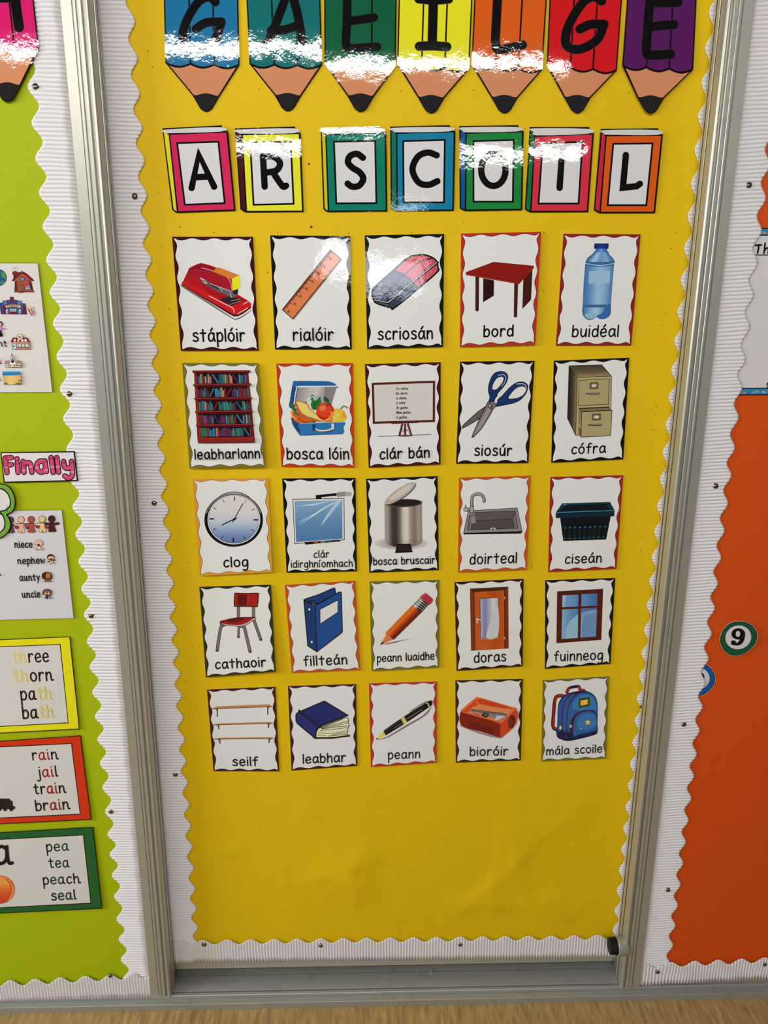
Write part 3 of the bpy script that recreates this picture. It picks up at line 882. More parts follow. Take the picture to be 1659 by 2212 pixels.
# ---------------------------------------------------------------- second row
def bookcase(a):
    D1, D2, D3 = (124, 32, 30), (150, 46, 38), (56, 16, 18)
    a.out([(187, 165), (685, 163), (685, 178), (672, 186), (726, 745), (727, 792), (235, 797), (230, 755), (200, 184), (187, 178)], D1, 4, D3)
    a.line([(205, 190), (246, 745)], 8, D2); a.line([(672, 186), (708, 740)], 8, D2)
    rows = [((222, 190), (668, 188), (672, 276), (228, 279)), ((230, 308), (676, 305), (681, 394), (236, 397)),
            ((238, 426), (684, 422), (689, 510), (244, 515)), ((247, 543), (690, 539), (695, 628), (252, 632)), ((255, 660), (698, 655), (702, 738), (262, 744))]
    pal = [(44, 112, 140), (52, 72, 116), (48, 112, 66), (190, 122, 92), (64, 44, 96), (126, 34, 44), (56, 130, 150), (40, 92, 120)]
    rnd = random.Random(5)
    gaps = [[.31, .71], [.20, .55], [.27, .73], [.27, .72], [.84]]
    for r, q in enumerate(rows):
        a.poly(q, (34, 12, 16))
        n = 33; i = 0
        while i < n:
            u = i / n
            def at(uu, vv): return tuple((q[0][j] * (1 - uu) + q[1][j] * uu) * (1 - vv) + (q[3][j] * (1 - uu) + q[2][j] * uu) * vv for j in (0, 1))
            g = [x for x in gaps[r] if abs(x - u) < .018]
            c = pal[rnd.randrange(len(pal))]
            if g:
                s = 1 if rnd.random() < .5 else -1
                if s > 0: a.line([at(u + .01, .12), at(u + .11, .95)], 11, c, caps=False)
                else: a.line([at(u + .11, .12), at(u + .01, .95)], 11, c, caps=False)
                i += 4; continue
            h = rnd.choice((.06, .1, .18, .3, .14))
            a.poly([at(u + .003, h), at(u + .026, h), at(u + .026, .98), at(u + .003, .98)], c)
            a.line([at(u + .008, h + .02), at(u + .008, .96)], 2, tuple(min(255, v * 1.35) for v in c), caps=False)
            i += 1
    for (x0, y0, x1, y1) in ((196, 290, 694, 283), (204, 408, 700, 402), (213, 525, 708, 518), (222, 642, 716, 635)):
        a.line([(x0, y0), (x1, y1)], 15, D3); a.line([(x0, y0 - 1), (x1, y1 - 1)], 9, D2)
        a.line([(x0 + 6, y0 + 14), (x1 - 8, y1 + 14)], 6, (92, 24, 24), caps=False)
    a.line([(190, 171), (684, 169)], 15, D3); a.line([(190, 170), (683, 168)], 8, D2)
    a.out([(232, 757), (726, 745), (726, 788), (235, 795)], (132, 34, 30), 4, D3); a.line([(232, 757), (725, 746)], 7, D2)
card('leabharlann', fD, [(95, 97), (762, 97), (825, 1005), (160, 1020)], (116, 112, 38), .034,
     "word card 'leabharlann' with a full bookcase picture and olive border", bookcase, [('leabharlann', (207, 937), (775, 926), 60, 14)], side=.022, d=.0035)

def lunchbox(a):
    BL, BD, BM = (44, 112, 168), (22, 74, 124), (32, 96, 152)
    a.poly(smooth([(1030, 475), (1036, 430), (1062, 275), (1085, 255), (1110, 300), (1085, 480), (1050, 495)]), BD)
    a.poly(smooth([(1062, 278), (1085, 256), (1240, 255), (1395, 262), (1452, 302), (1440, 316), (1270, 305), (1105, 308), (1080, 315)]), BM)
    a.line(smooth([(1070, 470), (1095, 318), (1110, 304), (1270, 302), (1450, 300)], False), 9, (230, 230, 232))
    a.blend((1108, 312), (1446, 306), (1396, 470), (1078, 470), [(140, 130, 130), (176, 168, 164), (196, 190, 184), (150, 140, 140), (120, 110, 112)])
    a.poly([(1340, 310), (1446, 306), (1398, 468), (1335, 440)], (132, 122, 124))
    a.poly(smooth([(1050, 575), (1120, 622), (1134, 728), (1118, 722), (1062, 640), (1052, 600)]), BD)
    a.poly(smooth([(1120, 626), (1300, 616), (1508, 612), (1506, 660), (1498, 716), (1330, 724), (1136, 730), (1128, 690)]), BL)
    a.line([(1122, 626), (1506, 614)], 6, (150, 190, 220)); a.line([(1136, 728), (1496, 718)], 6, BD)
    for x, y, rx, ry, c in ((1180, 470, 26, 40, (60, 92, 60)), (1215, 430, 30, 50, (196, 206, 204)), (1265, 450, 42, 60, (34, 110, 44)), (1230, 400, 16, 26, (30, 96, 40)), (1270, 405, 22, 22, (150, 176, 176))):
        a.ell(x, y, rx, ry, c, 20)
    a.line(smooth([(1180, 470), (1210, 420), (1235, 390), (1250, 420)], False), 10, (180, 196, 198))
    a.line(smooth([(1240, 500), (1265, 440), (1300, 400)], False), 12, (28, 92, 38))
    for x, y in ((1062, 470), (1075, 505), (1090, 540), (1110, 510), (1130, 560), (1165, 580), (1240, 600), (1220, 590)):
        a.ell(x, y, 24, 16, (62, 98, 44), 40)
    a.poly(smooth([(1045, 515), (1080, 540), (1150, 575), (1220, 605), (1215, 620), (1110, 622), (1060, 580)]), (206, 92, 30))
    a.line(smooth([(1048, 530), (1060, 560), (1095, 590)], False), 9, (232, 170, 60))
    a.line(smooth([(1110, 580), (1160, 610), (1215, 615)], False), 8, (150, 46, 20))
    a.poly(smooth([(1085, 440), (1100, 430), (1130, 500), (1200, 570), (1310, 590), (1318, 610), (1250, 605), (1180, 590), (1110, 540)]), (190, 92, 40))
    a.poly(smooth([(1095, 432), (1115, 432), (1185, 458), (1215, 500), (1318, 588), (1315, 603), (1220, 570), (1150, 540), (1110, 480)]), (236, 200, 110))
    a.line(smooth([(1095, 434), (1115, 432), (1185, 458), (1215, 500), (1318, 588)], False), 8, (206, 110, 54))
    a.ell(1345, 522, 78, 76, (176, 34, 18)); a.ell(1338, 512, 66, 62, (214, 62, 30)); a.ell(1322, 492, 30, 24, (232, 116, 76), -30)
    a.line(smooth([(1356, 476), (1372, 458), (1394, 456)], False), 7, (50, 26, 16))
    a.poly(smooth([(1338, 390), (1372, 415), (1380, 445), (1352, 440), (1334, 420)]), (30, 84, 36))
    a.poly(smooth([(1330, 610), (1370, 575), (1430, 500), (1470, 510), (1470, 560), (1430, 612)]), (226, 116, 26))
    a.poly([(1430, 495), (1505, 512), (1532, 575), (1500, 610), (1405, 614)], (240, 186, 40))
    a.poly([(1505, 512), (1532, 575), (1490, 570)], (220, 150, 20))
    rnd = random.Random(3)
    for i in range(26):
        a.ell(1395 + rnd.uniform(-10, 70), 570 + rnd.uniform(-60, 30) * (1 if i % 2 else .6), 5, 4, (246, 226, 170))
    a.line(smooth([(1340, 608), (1365, 590), (1400, 585)], False), 4, (246, 220, 170))
    a.line(smooth([(1478, 500), (1500, 478), (1520, 478), (1542, 492)], False), 9, (84, 124, 40))
    a.line(smooth([(1240, 636), (1250, 672), (1290, 694), (1370, 690), (1410, 672), (1414, 632)], False), 20, (90, 96, 104))
    a.line(smooth([(1244, 636), (1255, 668), (1295, 688), (1366, 685), (1405, 668), (1412, 634)], False), 11, (222, 224, 226))
    a.poly([(1232, 632), (1256, 632), (1262, 690), (1236, 686)], (20, 60, 104)); a.poly([(1398, 628), (1422, 626), (1424, 676), (1402, 680)], (196, 206, 214))
card('bosca lóin', fD, [(917, 102), (1587, 97), (1602, 1010), (963, 1005)], (190, 52, 22), .012,
     "word card 'bosca lóin' with an open blue lunchbox picture and orange-red border", lunchbox, [('bosca lóin', (1010, 936), (1552, 936), 68, 15)])

def easel(a):
    BR = (92, 30, 20)
    a.ell(425, 734, 66, 9, (120, 104, 104))
    a.line([(190, 740), (655, 722)], 5, (40, 34, 34))
    for p, q in (((402, 628), (375, 733)), ((425, 628), (425, 734)), ((448, 626), (478, 728))):
        a.line([p, q], 18, (30, 12, 10), caps=False); a.line([p, q], 11, (112, 46, 30), caps=False)
    a.line(ellipse_pts(416, 685, 34, 8, 0, 24), 4, (40, 24, 20), True)
    a.poly([(304, 618), (540, 606), (540, 622), (305, 631)], (110, 44, 28))
    a.out([(143, 280), (678, 262), (676, 604), (152, 620)], (206, 201, 194), 19, (40, 12, 10))
    a.line([(143, 280), (678, 262), (676, 604), (152, 620)], 11, BR, True)
    for i, (t, w) in enumerate((('Mo chóta', 106), ('Do chóta', 98), ('A chóta', 88), ('A cóta', 76), ('Ár gcóta', 98), ('Bhur gcóta', 120), ('A gcóta', 88))):
        y = 332 + i * 41.6
        a.text(t, (343 + i * .8, y), (343 + w + i * .8, y - 2), 13, 3.6, K, 'comic', .25)
card('clár bán', fE, [(73, 107), (736, 90), (735, 983), (107, 1013)], (66, 18, 14), .018,
     "word card 'clár bán' with a whiteboard on an easel and maroon border", easel, [('clár bán', (205, 937), (638, 920), 64, 15)])

def scissors(a):
    G, NV_ = (118, 106, 110), (22, 50, 104)
    a.out(smooth([(925, 662), (935, 640), (1010, 570), (1080, 510), (1150, 468), (1180, 470), (1140, 520), (1090, 572), (1000, 630), (932, 666)]), (104, 92, 98), 6)
    a.out(smooth([(1010, 742), (1030, 690), (1085, 565), (1135, 465), (1160, 430), (1200, 425), (1205, 460), (1185, 520), (1100, 660), (1030, 738), (1018, 746)]), G, 6)
    a.poly(smooth([(1030, 720), (1110, 560), (1160, 480), (1175, 500), (1110, 630)]), (150, 138, 142))
    a.out([(1160, 430), (1200, 430), (1215, 450), (1225, 470), (1195, 500), (1172, 500)], G, 5)
    hl = smooth([(1160, 432), (1166, 395), (1155, 350), (1155, 300), (1178, 228), (1212, 185), (1262, 171), (1302, 182), (1322, 214), (1312, 262), (1280, 310), (1235, 362), (1228, 385), (1212, 405), (1200, 432)])
    a.out(hl, NV_, 6)
    a.out(smooth([(1186, 318), (1194, 280), (1222, 235), (1258, 216), (1286, 224), (1284, 256), (1262, 290), (1226, 328), (1196, 332)]), WH, 5)
    hr = smooth([(1222, 476), (1232, 440), (1240, 405), (1262, 396), (1300, 355), (1345, 308), (1400, 270), (1455, 264), (1492, 286), (1496, 320), (1476, 370), (1430, 420), (1370, 448), (1300, 462)])
    a.out(hr, NV_, 6)
    a.out(smooth([(1326, 408), (1345, 370), (1385, 326), (1430, 302), (1470, 304), (1480, 330), (1462, 366), (1420, 400), (1360, 412)]), WH, 5)
    a.line(smooth([(1240, 205), (1285, 200), (1304, 220), (1298, 262), (1270, 300)], False), 5, (190, 200, 220))
    a.line(smooth([(1400, 282), (1455, 280), (1482, 300), (1478, 342), (1445, 386)], False), 5, (210, 216, 228))
    a.line(smooth([(1210, 440), (1230, 415), (1245, 398)], False), 9, (230, 226, 220))
    a.ell(1168, 474, 19, 18, K); a.ell(1167, 473, 14, 13, (140, 128, 130)); a.ell(1163, 470, 5, 5, (196, 186, 186))
card('siosúr', fE, [(905, 85), (1557, 78), (1503, 972), (870, 978)], (34, 16, 15), .004,
     "word card 'siosúr' with blue-handled scissors picture and black-brown border", scissors, [('siosúr', (1030, 905), (1355, 906), 66, 15)])

def cabinet(a):
    T = (168, 154, 110)
    a.blend((230, 133), (290, 218), (277, 632), (219, 510), [(34, 30, 30), (66, 58, 46), (140, 126, 92)])
    a.blend((230, 133), (465, 127), (535, 208), (290, 218), [(70, 62, 48), (92, 80, 58), (150, 136, 98)], 'y')
    a.out([(290, 218), (535, 208), (528, 630), (277, 632)], (176, 162, 116), 4)
    a.line([(230, 133), (465, 127), (535, 208)], 4); a.line([(230, 133), (290, 218)], 3, (50, 44, 36)); a.line([(230, 133), (219, 510), (277, 632)], 4)
    a.out([(302, 238), (520, 227), (513, 410), (298, 420)], T, 4)
    a.poly([(298, 437), (515, 426), (520, 440), (538, 453), (320, 465), (302, 560)], (40, 32, 24))
    for i in range(4):
        a.line([(302 + i * 6, 448 + i * 4), (308 + i * 5, 560 + i * 8)], 4, (150, 138, 96), caps=False)
        a.line([(304 + i * 6, 446 + i * 4), (510 + i * 6, 436 + i * 4)], 3, (140, 128, 90), caps=False)
    a.poly([(297, 560), (316, 590), (316, 644), (300, 632)], (120, 84, 62))
    a.out([(322, 465), (538, 453), (528, 635), (316, 646)], T, 4)
    for ox, oy in ((0, 0), (17, 225)):
        a.out([(381 + ox, 256 + oy), (438 + ox, 253 + oy), (437 + ox, 296 + oy), (381 + ox, 299 + oy)], (120, 110, 80), 4, (40, 34, 28))
        a.out([(391 + ox, 265 + oy), (428 + ox, 263 + oy), (428 + ox, 287 + oy), (391 + ox, 289 + oy)], (206, 200, 186), 3, (50, 44, 36))
        a.line([(378 + ox, 334 + oy), (442 + ox, 332 + oy)], 15, (40, 36, 40)); a.line([(379 + ox, 332 + oy), (441 + ox, 330 + oy)], 8, (132, 126, 132))
        a.line([(355 + ox, 334 + oy), (364 + ox, 334 + oy)], 9, (60, 54, 44))
card('cófra', fF, [(120, 97), (663, 75), (620, 805), (102, 830)], (14, 13, 13), .010,
     "word card 'cófra' with a beige filing cabinet picture and black border", cabinet, [('cófra', (247, 766), (490, 756), 50, 11)], d=.0026)

# ---------------------------------------------------------------- third row
def clock(a):
    a.ell(478, 452, 228, 238, (40, 38, 40)); a.ell(478, 454, 222, 234, (176, 164, 160))
    a.line(ellipse_pts(476, 452, 206, 216, 0, 40, 200, 340), 14, (216, 208, 204))
    a.ell(476, 470, 263, 240, (16, 15, 17)); 
    a.line(ellipse_pts(476, 468, 250, 232, 0, 50, 195, 345), 10, (120, 112, 112))
    a.ell(478, 466, 236, 222, (226, 224, 224)); a.ell(478, 464, 228, 216, (40, 42, 50))
    a.ell_blend(478, 463, 225, 212, [(212, 206, 198), (210, 205, 200), (204, 204, 202), (176, 190, 206), (124, 144, 184), (92, 112, 160)])
    for h in range(12):
        an = math.radians(h * 30 - 90 + 1.5)
        r0, r1 = (.80, 1.0) if h % 3 == 0 else (.83, .98)
        c = (90, 80, 82) if h in (0, 1, 11) else (22, 20, 26)
        cx, cy = 478, 464
        a.line([(cx + 222 * r0 * math.cos(an), cy + 208 * r0 * math.sin(an)), (cx + 222 * r1 * math.cos(an) * .98, cy + 208 * r1 * math.sin(an) * .98)], 12 if h % 3 == 0 else 6, c, caps=False)
    a.line([(465, 490), (478, 466), (558, 324)], 7, (24, 22, 26)); a.line([(502, 452), (480, 462), (372, 514)], 9, (16, 15, 18))
    a.ell(484, 462, 11, 11, (14, 13, 16))
card('clog', fG, [(107, 102), (785, 92), (822, 937), (172, 970)], (214, 148, 54), .034,
     "word card 'clog' with a round wall clock picture and light orange border", clock, [('clog', (387, 891), (604, 884), 62, 15)], d=.0035)

def smartboard(a):
    a.line([(1226, 280), (1226, 258), (1400, 240)], 24, (16, 15, 17), caps=False)
    a.poly([(1212, 246), (1262, 250), (1262, 284), (1212, 284)], (16, 15, 17))
    a.out([(1006, 284), (1464, 277), (1467, 647), (1024, 682)], (222, 222, 220), 6)
    a.blend((1020, 300), (1450, 292), (1450, 636), (1036, 668), [(128, 164, 196), (96, 138, 180), (74, 118, 164)], 'y')
    for q in ([(1375, 294), (1190, 340), (1038, 347)], [(1410, 293), (1360, 330), (1072, 490), (1056, 492)], [(1440, 294), (1330, 440), (1252, 528), (1300, 440), (1400, 300)]):
        a.poly(q, (184, 206, 220))
    a.poly([(1400, 293), (1340, 335), (1068, 516), (1240, 385)], (206, 220, 228)); a.poly([(1430, 294), (1300, 460), (1276, 510), (1402, 320)], (150, 186, 212))
    a.poly([(1402, 222), (1474, 214), (1474, 258), (1404, 263)], (140, 136, 132)); a.poly([(1474, 214), (1530, 220), (1530, 256), (1474, 258)], (168, 164, 160))
    a.poly([(1106, 668), (1418, 645), (1436, 661), (1120, 691)], (18, 17, 19))
    for x, y, c in ((1212, 672, (190, 54, 46)), (1275, 667, (132, 126, 124)), (1332, 662, (44, 112, 60)), (1392, 657, (36, 44, 70))):
        a.line([(x - 22, y + 2), (x + 22, y - 2)], 13, c, caps=False)
card('clár idirghníomhach', fG, [(910, 97), (1567, 92), (1580, 930), (950, 943)], (12, 12, 13), .004,
     "word card 'clár idirghníomhach' with a blue interactive board picture and black border", smartboard,
     [('clár', (1194, 808), (1330, 804), 44, 10.5), ('idirghníomhach', (990, 896), (1540, 886), 44, 10.5)])

def bin_(a):
    for i in range(6):
        c = 204 - i * 8
        a.ell(400, 680 + i, 240 - i * 22, 58 - i * 5, (c, c - 5, c - 9))
    cols = [(168, 156, 146), (150, 138, 130), (70, 58, 52), (58, 46, 42), (112, 100, 92), (200, 190, 176), (216, 206, 192), (150, 138, 128), (124, 112, 104), (160, 148, 138), (140, 128, 120)]
    a.blend((250, 330), (586, 312), (590, 650), (254, 655), cols, n=40)
    # rounded foot of the cylinder, same blend in narrowing slices
    for i in range(40):
        u0, u1 = i / 40, (i + 1) / 40
        def sag(u): return 62 * math.sqrt(max(0, 1 - (2 * u - 1) ** 2))
        x0, x1 = 254 + 336 * u0, 254 + 336 * u1
        yy0, yy1 = 655 - 5 * u0, 655 - 5 * u1
        t = (u0 + u1) / 2 * (len(cols) - 1); k_ = min(int(t), len(cols) - 2); q = t - k_
        c = tuple((cols[k_][j] * (1 - q) + cols[k_ + 1][j] * q) * .94 for j in range(3))
        a.poly([(x0, yy0 - 1), (x1 + .6, yy1 - 1), (x1 + .6, yy1 + sag(u1)), (x0, yy0 + sag(u0))], c)
    a.ell(420, 318, 168, 36, (90, 82, 78), -2); a.ell(430, 317, 152, 31, (36, 30, 30), -2)
    a.ell(393, 236, 165, 46, (74, 64, 60), -34.5); a.ell(389, 231, 164, 44, (182, 170, 160), -34.5); a.ell(400, 222, 120, 24, (204, 194, 184), -34.5)
    a.poly([(362, 684), (486, 682), (500, 758), (346, 766)], (20, 17, 18)); a.line([(352, 760), (498, 752)], 8, (8, 8, 9))
    a.poly([(374, 694), (476, 692), (484, 742), (366, 748)], (34, 30, 30))
card('bosca bruscair', fH, [(85, 100), (727, 75), (738, 918), (115, 942)], (16, 24, 17), .008,
     "word card 'bosca bruscair' with a steel pedal bin picture and black border", bin_, [('bosca bruscair', (152, 872), (703, 858), 46, 11.5)])

def sink(a):
    S1, S2, S3 = (138, 130, 132), (112, 104, 106), (92, 84, 86)
    a.poly([(960, 584), (1485, 570), (1485, 580), (1470, 592), (962, 600)], (20, 18, 19))
    a.out([(1002, 388), (1440, 362), (1484, 572), (960, 588)], S1, 5)
    a.out([(1062, 402), (1422, 388), (1446, 545), (996, 560), (1012, 430), (1058, 426)], S2, 4)
    a.poly([(1062, 404), (1422, 390), (1400, 462), (1075, 474), (1070, 430)], S3)
    a.out([(1075, 476), (1400, 462), (1414, 546), (1028, 558), (1036, 508), (1066, 502)], (80, 73, 76), 3.5)
    a.poly(smooth([(1032, 438), (1062, 432), (1070, 470), (1076, 490), (1056, 502), (1034, 505), (1026, 470)]), (140, 133, 135)); a.line(smooth([(1062, 432), (1068, 470), (1078, 488), (1058, 502), (1036, 506)], False), 3.5)
    a.line([(1422, 390), (1400, 462), (1414, 546)], 3.5); a.line([(1010, 436), (1000, 556)], 3, (50, 46, 48))
    a.line(ellipse_pts(1224, 554, 20, 12, 0, 14, 180, 360), 7, (226, 222, 220))
    tap = smooth([(1034, 352), (1034, 290), (1044, 252), (1088, 236), (1128, 252), (1144, 290), (1144, 302)], False)
    a.line(tap, 27); a.line(tap, 18, (132, 124, 126)); a.line([(x - 3, y - 3) for x, y in tap], 5, (196, 190, 190))
    a.out([(1018, 348), (1048, 346), (1048, 404), (1018, 406)], (168, 160, 160), 5)
    a.out([(994, 366), (1018, 364), (1018, 388), (996, 390)], (150, 142, 143), 4); a.out(smooth([(962, 372), (970, 362), (994, 362), (994, 390), (970, 391), (962, 384)]), (176, 168, 168), 5)
    a.line([(977, 338), (979, 360)], 9); a.line([(977, 340), (979, 358)], 4, (120, 112, 114))
card('doirteal', fH, [(918, 90), (1560, 72), (1527, 915), (910, 940)], (192, 82, 26), .018,
     "word card 'doirteal' with a grey sink and tap picture and brown-orange border", sink, [('doirteal', (1015, 866), (1435, 852), 66, 14)])

def basket(a):
    a.out([(168, 360), (528, 348), (495, 515), (190, 525)], (10, 20, 26), 4, (6, 10, 14))
    a.poly([(180, 258), (525, 247), (557, 310), (555, 348), (548, 350), (135, 363), (135, 322)], (12, 40, 52))
    a.poly([(180, 258), (525, 247), (557, 308), (135, 322)], (16, 52, 66))
    a.poly([(208, 270), (500, 261), (522, 302), (166, 312)], (14, 20, 26))
    a.line([(137, 323), (556, 309)], 3.5, (96, 148, 166)); a.line([(182, 258), (524, 248)], 3, (54, 104, 122)); a.line([(188, 268), (210, 266)], 3, (150, 180, 190))
    for i in range(9):
        a.line([(193 + i * 36, 433 - i * 1.2), (208 + i * 36, 432.6 - i * 1.2)], 9, (42, 112, 142), caps=False)
        a.line([(193 + i * 34.6, 510 - i * 1.4), (208 + i * 34.6, 509.6 - i * 1.4)], 8, (36, 96, 126), caps=False)
        a.line([(200 + i * 35.5, 445 - i * 1.2), (200 + i * 34.8, 498 - i * 1.3)], 12, (16, 34, 42), caps=False)
card('ciseán', fI, [(95, 67), (620, 55), (570, 727), (80, 750)], (152, 34, 30), .014,
     "word card 'ciseán' with a dark teal plastic basket picture and red border", basket, [('ciseán', (201, 689), (461, 680), 48, 10.5)])

# ---------------------------------------------------------------- fourth row
def chair(a):
    G = (118, 108, 112)
    for p, q in (((447, 300), (447, 580)), ((586, 300), (586, 400))):
        a.line([p, q], 30, K, caps=False); a.line([p, q], 22, G, caps=False)
    a.line([(447, 480), (447, 578)], 30, (216, 212, 206), caps=False); a.line([(450, 478), (447, 575)], 22, K, caps=False); a.line([(450, 480), (447, 572)], 14, G, caps=False)
    a.line([(586, 415), (652, 602)], 28, K, caps=False); a.line([(586, 415), (651, 600)], 19, G, caps=False)
    for x, y in ((447, 580), (652, 606)): a.ell(x, y, 15, 8, (66, 58, 62))
    l1 = smooth([(310, 470), (288, 480), (270, 570), (252, 700)], False); l2 = smooth([(470, 480), (498, 488), (522, 580), (553, 712)], False)
    for l in (l1, l2):
        a.line(l, 29, K); a.line(l, 20, G)
    for x, y in ((251, 704), (555, 715)): a.ell(x, y, 15, 8, (66, 58, 62))
    a.out(smooth([(280, 440), (300, 428), (430, 402), (560, 398), (597, 398), (600, 412), (510, 472), (460, 480), (330, 472), (282, 458)]), (150, 24, 24), 6)
    a.poly(smooth([(285, 452), (340, 462), (450, 468), (520, 448), (594, 402), (600, 412), (512, 470), (450, 478), (330, 470)]), (176, 164, 164))
    a.poly(smooth([(330, 432), (430, 408), (505, 408), (470, 430), (400, 445)]), (92, 14, 20))
    a.out(smooth([(412, 185), (430, 176), (520, 178), (618, 176), (630, 190), (622, 285), (610, 300), (520, 298), (425, 297), (408, 285)]), (160, 28, 24), 7)
    a.poly([(438, 190), (530, 192), (524, 290), (436, 286)], (92, 14, 20)); a.line([(536, 194), (530, 288)], 12, (186, 46, 36), caps=False)
card('cathaoir', fJ, [(87, 117), (745, 97), (790, 897), (148, 950)], (44, 44, 24), .034,
     "word card 'cathaoir' with a red chair picture and dark olive-black border", chair, [('cathaoir', (236, 870), (697, 848), 60, 15)], side=.02, d=.0035)

def binder(a):
    B = (20, 72, 140)
    a.out(smooth([(1048, 238), (1180, 190), (1310, 134), (1330, 132), (1336, 150), (1332, 192), (1240, 235), (1170, 278), (1120, 265)]), (18, 56, 120), 9)
    a.line(smooth([(1090, 262), (1110, 246), (1146, 244), (1172, 272)], False), 9)
    a.out([(1048, 240), (1152, 292), (1168, 714), (1084, 660)], (14, 56, 112), 9)
    a.out([(1152, 292), (1375, 164), (1392, 170), (1402, 528), (1390, 545), (1168, 714)], B, 9)
    a.out([(1196, 326), (1362, 238), (1360, 352), (1197, 460)], (214, 212, 210), 6)
    for x, y in ((1098, 325), (1120, 625)):
        a.ell(x, y, 13, 16, K); a.ell(x, y, 9, 11, (226, 226, 226))
card('fillteán', fJ, [(872, 100), (1520, 60), (1565, 882), (938, 910)], (188, 78, 28), .010,
     "word card 'fillteán' with a blue ring binder picture and orange-brown border", binder, [('fillteán', (1049, 843), (1445, 826), 62, 15)])

def pencil_pic(a):
    a.poly(smooth([(205, 645), (330, 615), (500, 588), (400, 608), (280, 640)]), (120, 112, 116))
    a.poly([(175, 655), (228, 545), (300, 600)], (206, 122, 76)); a.poly([(175, 655), (240, 548), (228, 542), (190, 605)], (232, 196, 166))
    a.poly([(175, 655), (192, 622), (214, 634)], (22, 20, 22))
    a.blend((225, 538), (470, 286), (558, 352), (300, 605), [(206, 96, 20), (222, 112, 28), (196, 70, 16), (120, 34, 14), (84, 26, 14)], 'y', 12)
    a.poly(smooth([(222, 542), (250, 560), (270, 582), (300, 604), (262, 590), (240, 572)]), (196, 110, 66))
    a.blend((470, 288), (545, 212), (625, 280), (556, 356), [(120, 118, 122), (226, 226, 226), (70, 66, 68), (24, 22, 24), (90, 86, 88)], 'y', 12)
    for i in range(4):
        u = .28 + i * .2
        p = (470 + (545 - 470) * u, 288 + (212 - 288) * u); q = (556 + (625 - 556) * u, 356 + (280 - 356) * u)
        a.line([p, q], 6, (36, 34, 36), caps=False); a.line([(p[0] - 5, p[1] + 5), (q[0] - 5, q[1] + 5)], 3, (214, 214, 214), caps=False)
    a.poly(smooth([(545, 212), (578, 180), (600, 178), (655, 225), (660, 246), (626, 282), (585, 250)]), (176, 44, 62)); a.line(smooth([(556, 210), (582, 188), (600, 188)], False), 8, (206, 92, 104))
card('peann luaidhe', fK, [(77, 68), (718, 52), (718, 858), (97, 893)], (108, 106, 36), .018,
     "word card 'peann luaidhe' with an orange pencil picture and olive green border", pencil_pic, [('peann luaidhe', (147, 808), (672, 784), 50, 12)])

def door_pic(a):
    O1, O2, O3 = (178, 76, 26), (96, 38, 18), (60, 22, 12)
    a.poly([(1000, 134), (1352, 116), (1356, 684), (1010, 706)], (104, 42, 20))
    a.poly([(1000, 134), (1352, 116), (1318, 148), (1036, 164)], (70, 32, 18))
    a.poly([(1000, 134), (1036, 164), (1044, 702), (1010, 706)], (120, 50, 24)); a.poly([(1352, 116), (1356, 684), (1322, 686), (1318, 148)], (116, 48, 22))
    a.line([(1000, 134), (1036, 164)], 3, O3); a.line([(1352, 116), (1318, 148)], 3, O3); a.line([(1036, 166), (1045, 700)], 5, O3); a.line([(1317, 150), (1320, 686)], 5, O3)
    a.blend((1040, 166), (1314, 150), (1316, 685), (1048, 702), [(186, 82, 30), (196, 90, 34), (176, 72, 26), (190, 84, 30)])
    a.poly([(1088, 222), (1262, 210), (1268, 584), (1094, 600)], (120, 52, 26))
    a.blend((1096, 228), (1258, 218), (1260, 576), (1100, 590), [(176, 178, 200), (122, 124, 170), (168, 172, 190), (206, 206, 208), (176, 180, 190)])
    a.poly(smooth([(1200, 400), (1258, 300), (1258, 560), (1150, 585)]), (196, 198, 202))
    a.line([(1094, 598), (1266, 583)], 5, (214, 170, 130))
    for y in (210, 222, 580, 592): a.line([(1318, y - 2), (1318, y + 6)], 10, (206, 196, 180), caps=False)
    a.line([(1066, 404), (1068, 452)], 13, (206, 200, 196), caps=False); a.line([(1064, 418), (1096, 418)], 6, (226, 222, 218)); a.line([(1064, 424), (1094, 424)], 3, (120, 90, 76))
card('doras', fK, [(858, 73), (1493, 43), (1485, 847), (878, 890)], (46, 18, 16), .022,
     "word card 'doras' with a brown glazed door picture and maroon-black border", door_pic, [('doras', (1038, 813), (1330, 798), 64, 14)])

def window_pic(a):
    F1 = (82, 26, 18)
    a.poly([(174, 122), (498, 104), (486, 464), (169, 487)], F1)
    a.line([(176, 126), (494, 108)], 4, (46, 14, 12)); a.line([(176, 480), (484, 458)], 4, (46, 14, 12))
    lt = [((211, 150), (324, 145), (322, 228), (210, 234)), ((346, 142), (458, 136), (456, 222), (344, 228))]
    lb = [((210, 250), (322, 244), (320, 450), (205, 457)), ((343, 243), (455, 237), (448, 440), (338, 448))]
    a.blend(*lt[0], [(122, 162, 206), (90, 136, 190)]); a.blend(*lt[1], [(100, 144, 196), (64, 106, 168)])
    a.blend(*lb[0], [(136, 176, 206), (96, 146, 190), (76, 128, 178)]); a.blend(*lb[1], [(88, 124, 176), (70, 100, 158)])
    a.poly([(322, 284), (300, 300), (265, 330), (240, 380), (233, 420), (234, 455), (320, 450)], (146, 186, 206))
    a.poly([(342, 276), (380, 262), (420, 254), (455, 252), (448, 440), (338, 448)], (124, 160, 200))
    a.poly([(360, 300), (454, 262), (448, 440), (345, 446)], (106, 142, 190))
    a.poly([(211, 150), (240, 149), (225, 232), (210, 233)], (150, 186, 216))
card('fuinneog', fL, [(90, 43), (583, 27), (550, 632), (88, 668)], (14, 14, 14), .006,
     "word card 'fuinneog' with a brown four-pane window picture and black border", window_pic, [('fuinneog', (153, 613), (494, 601), 48, 10.5)])

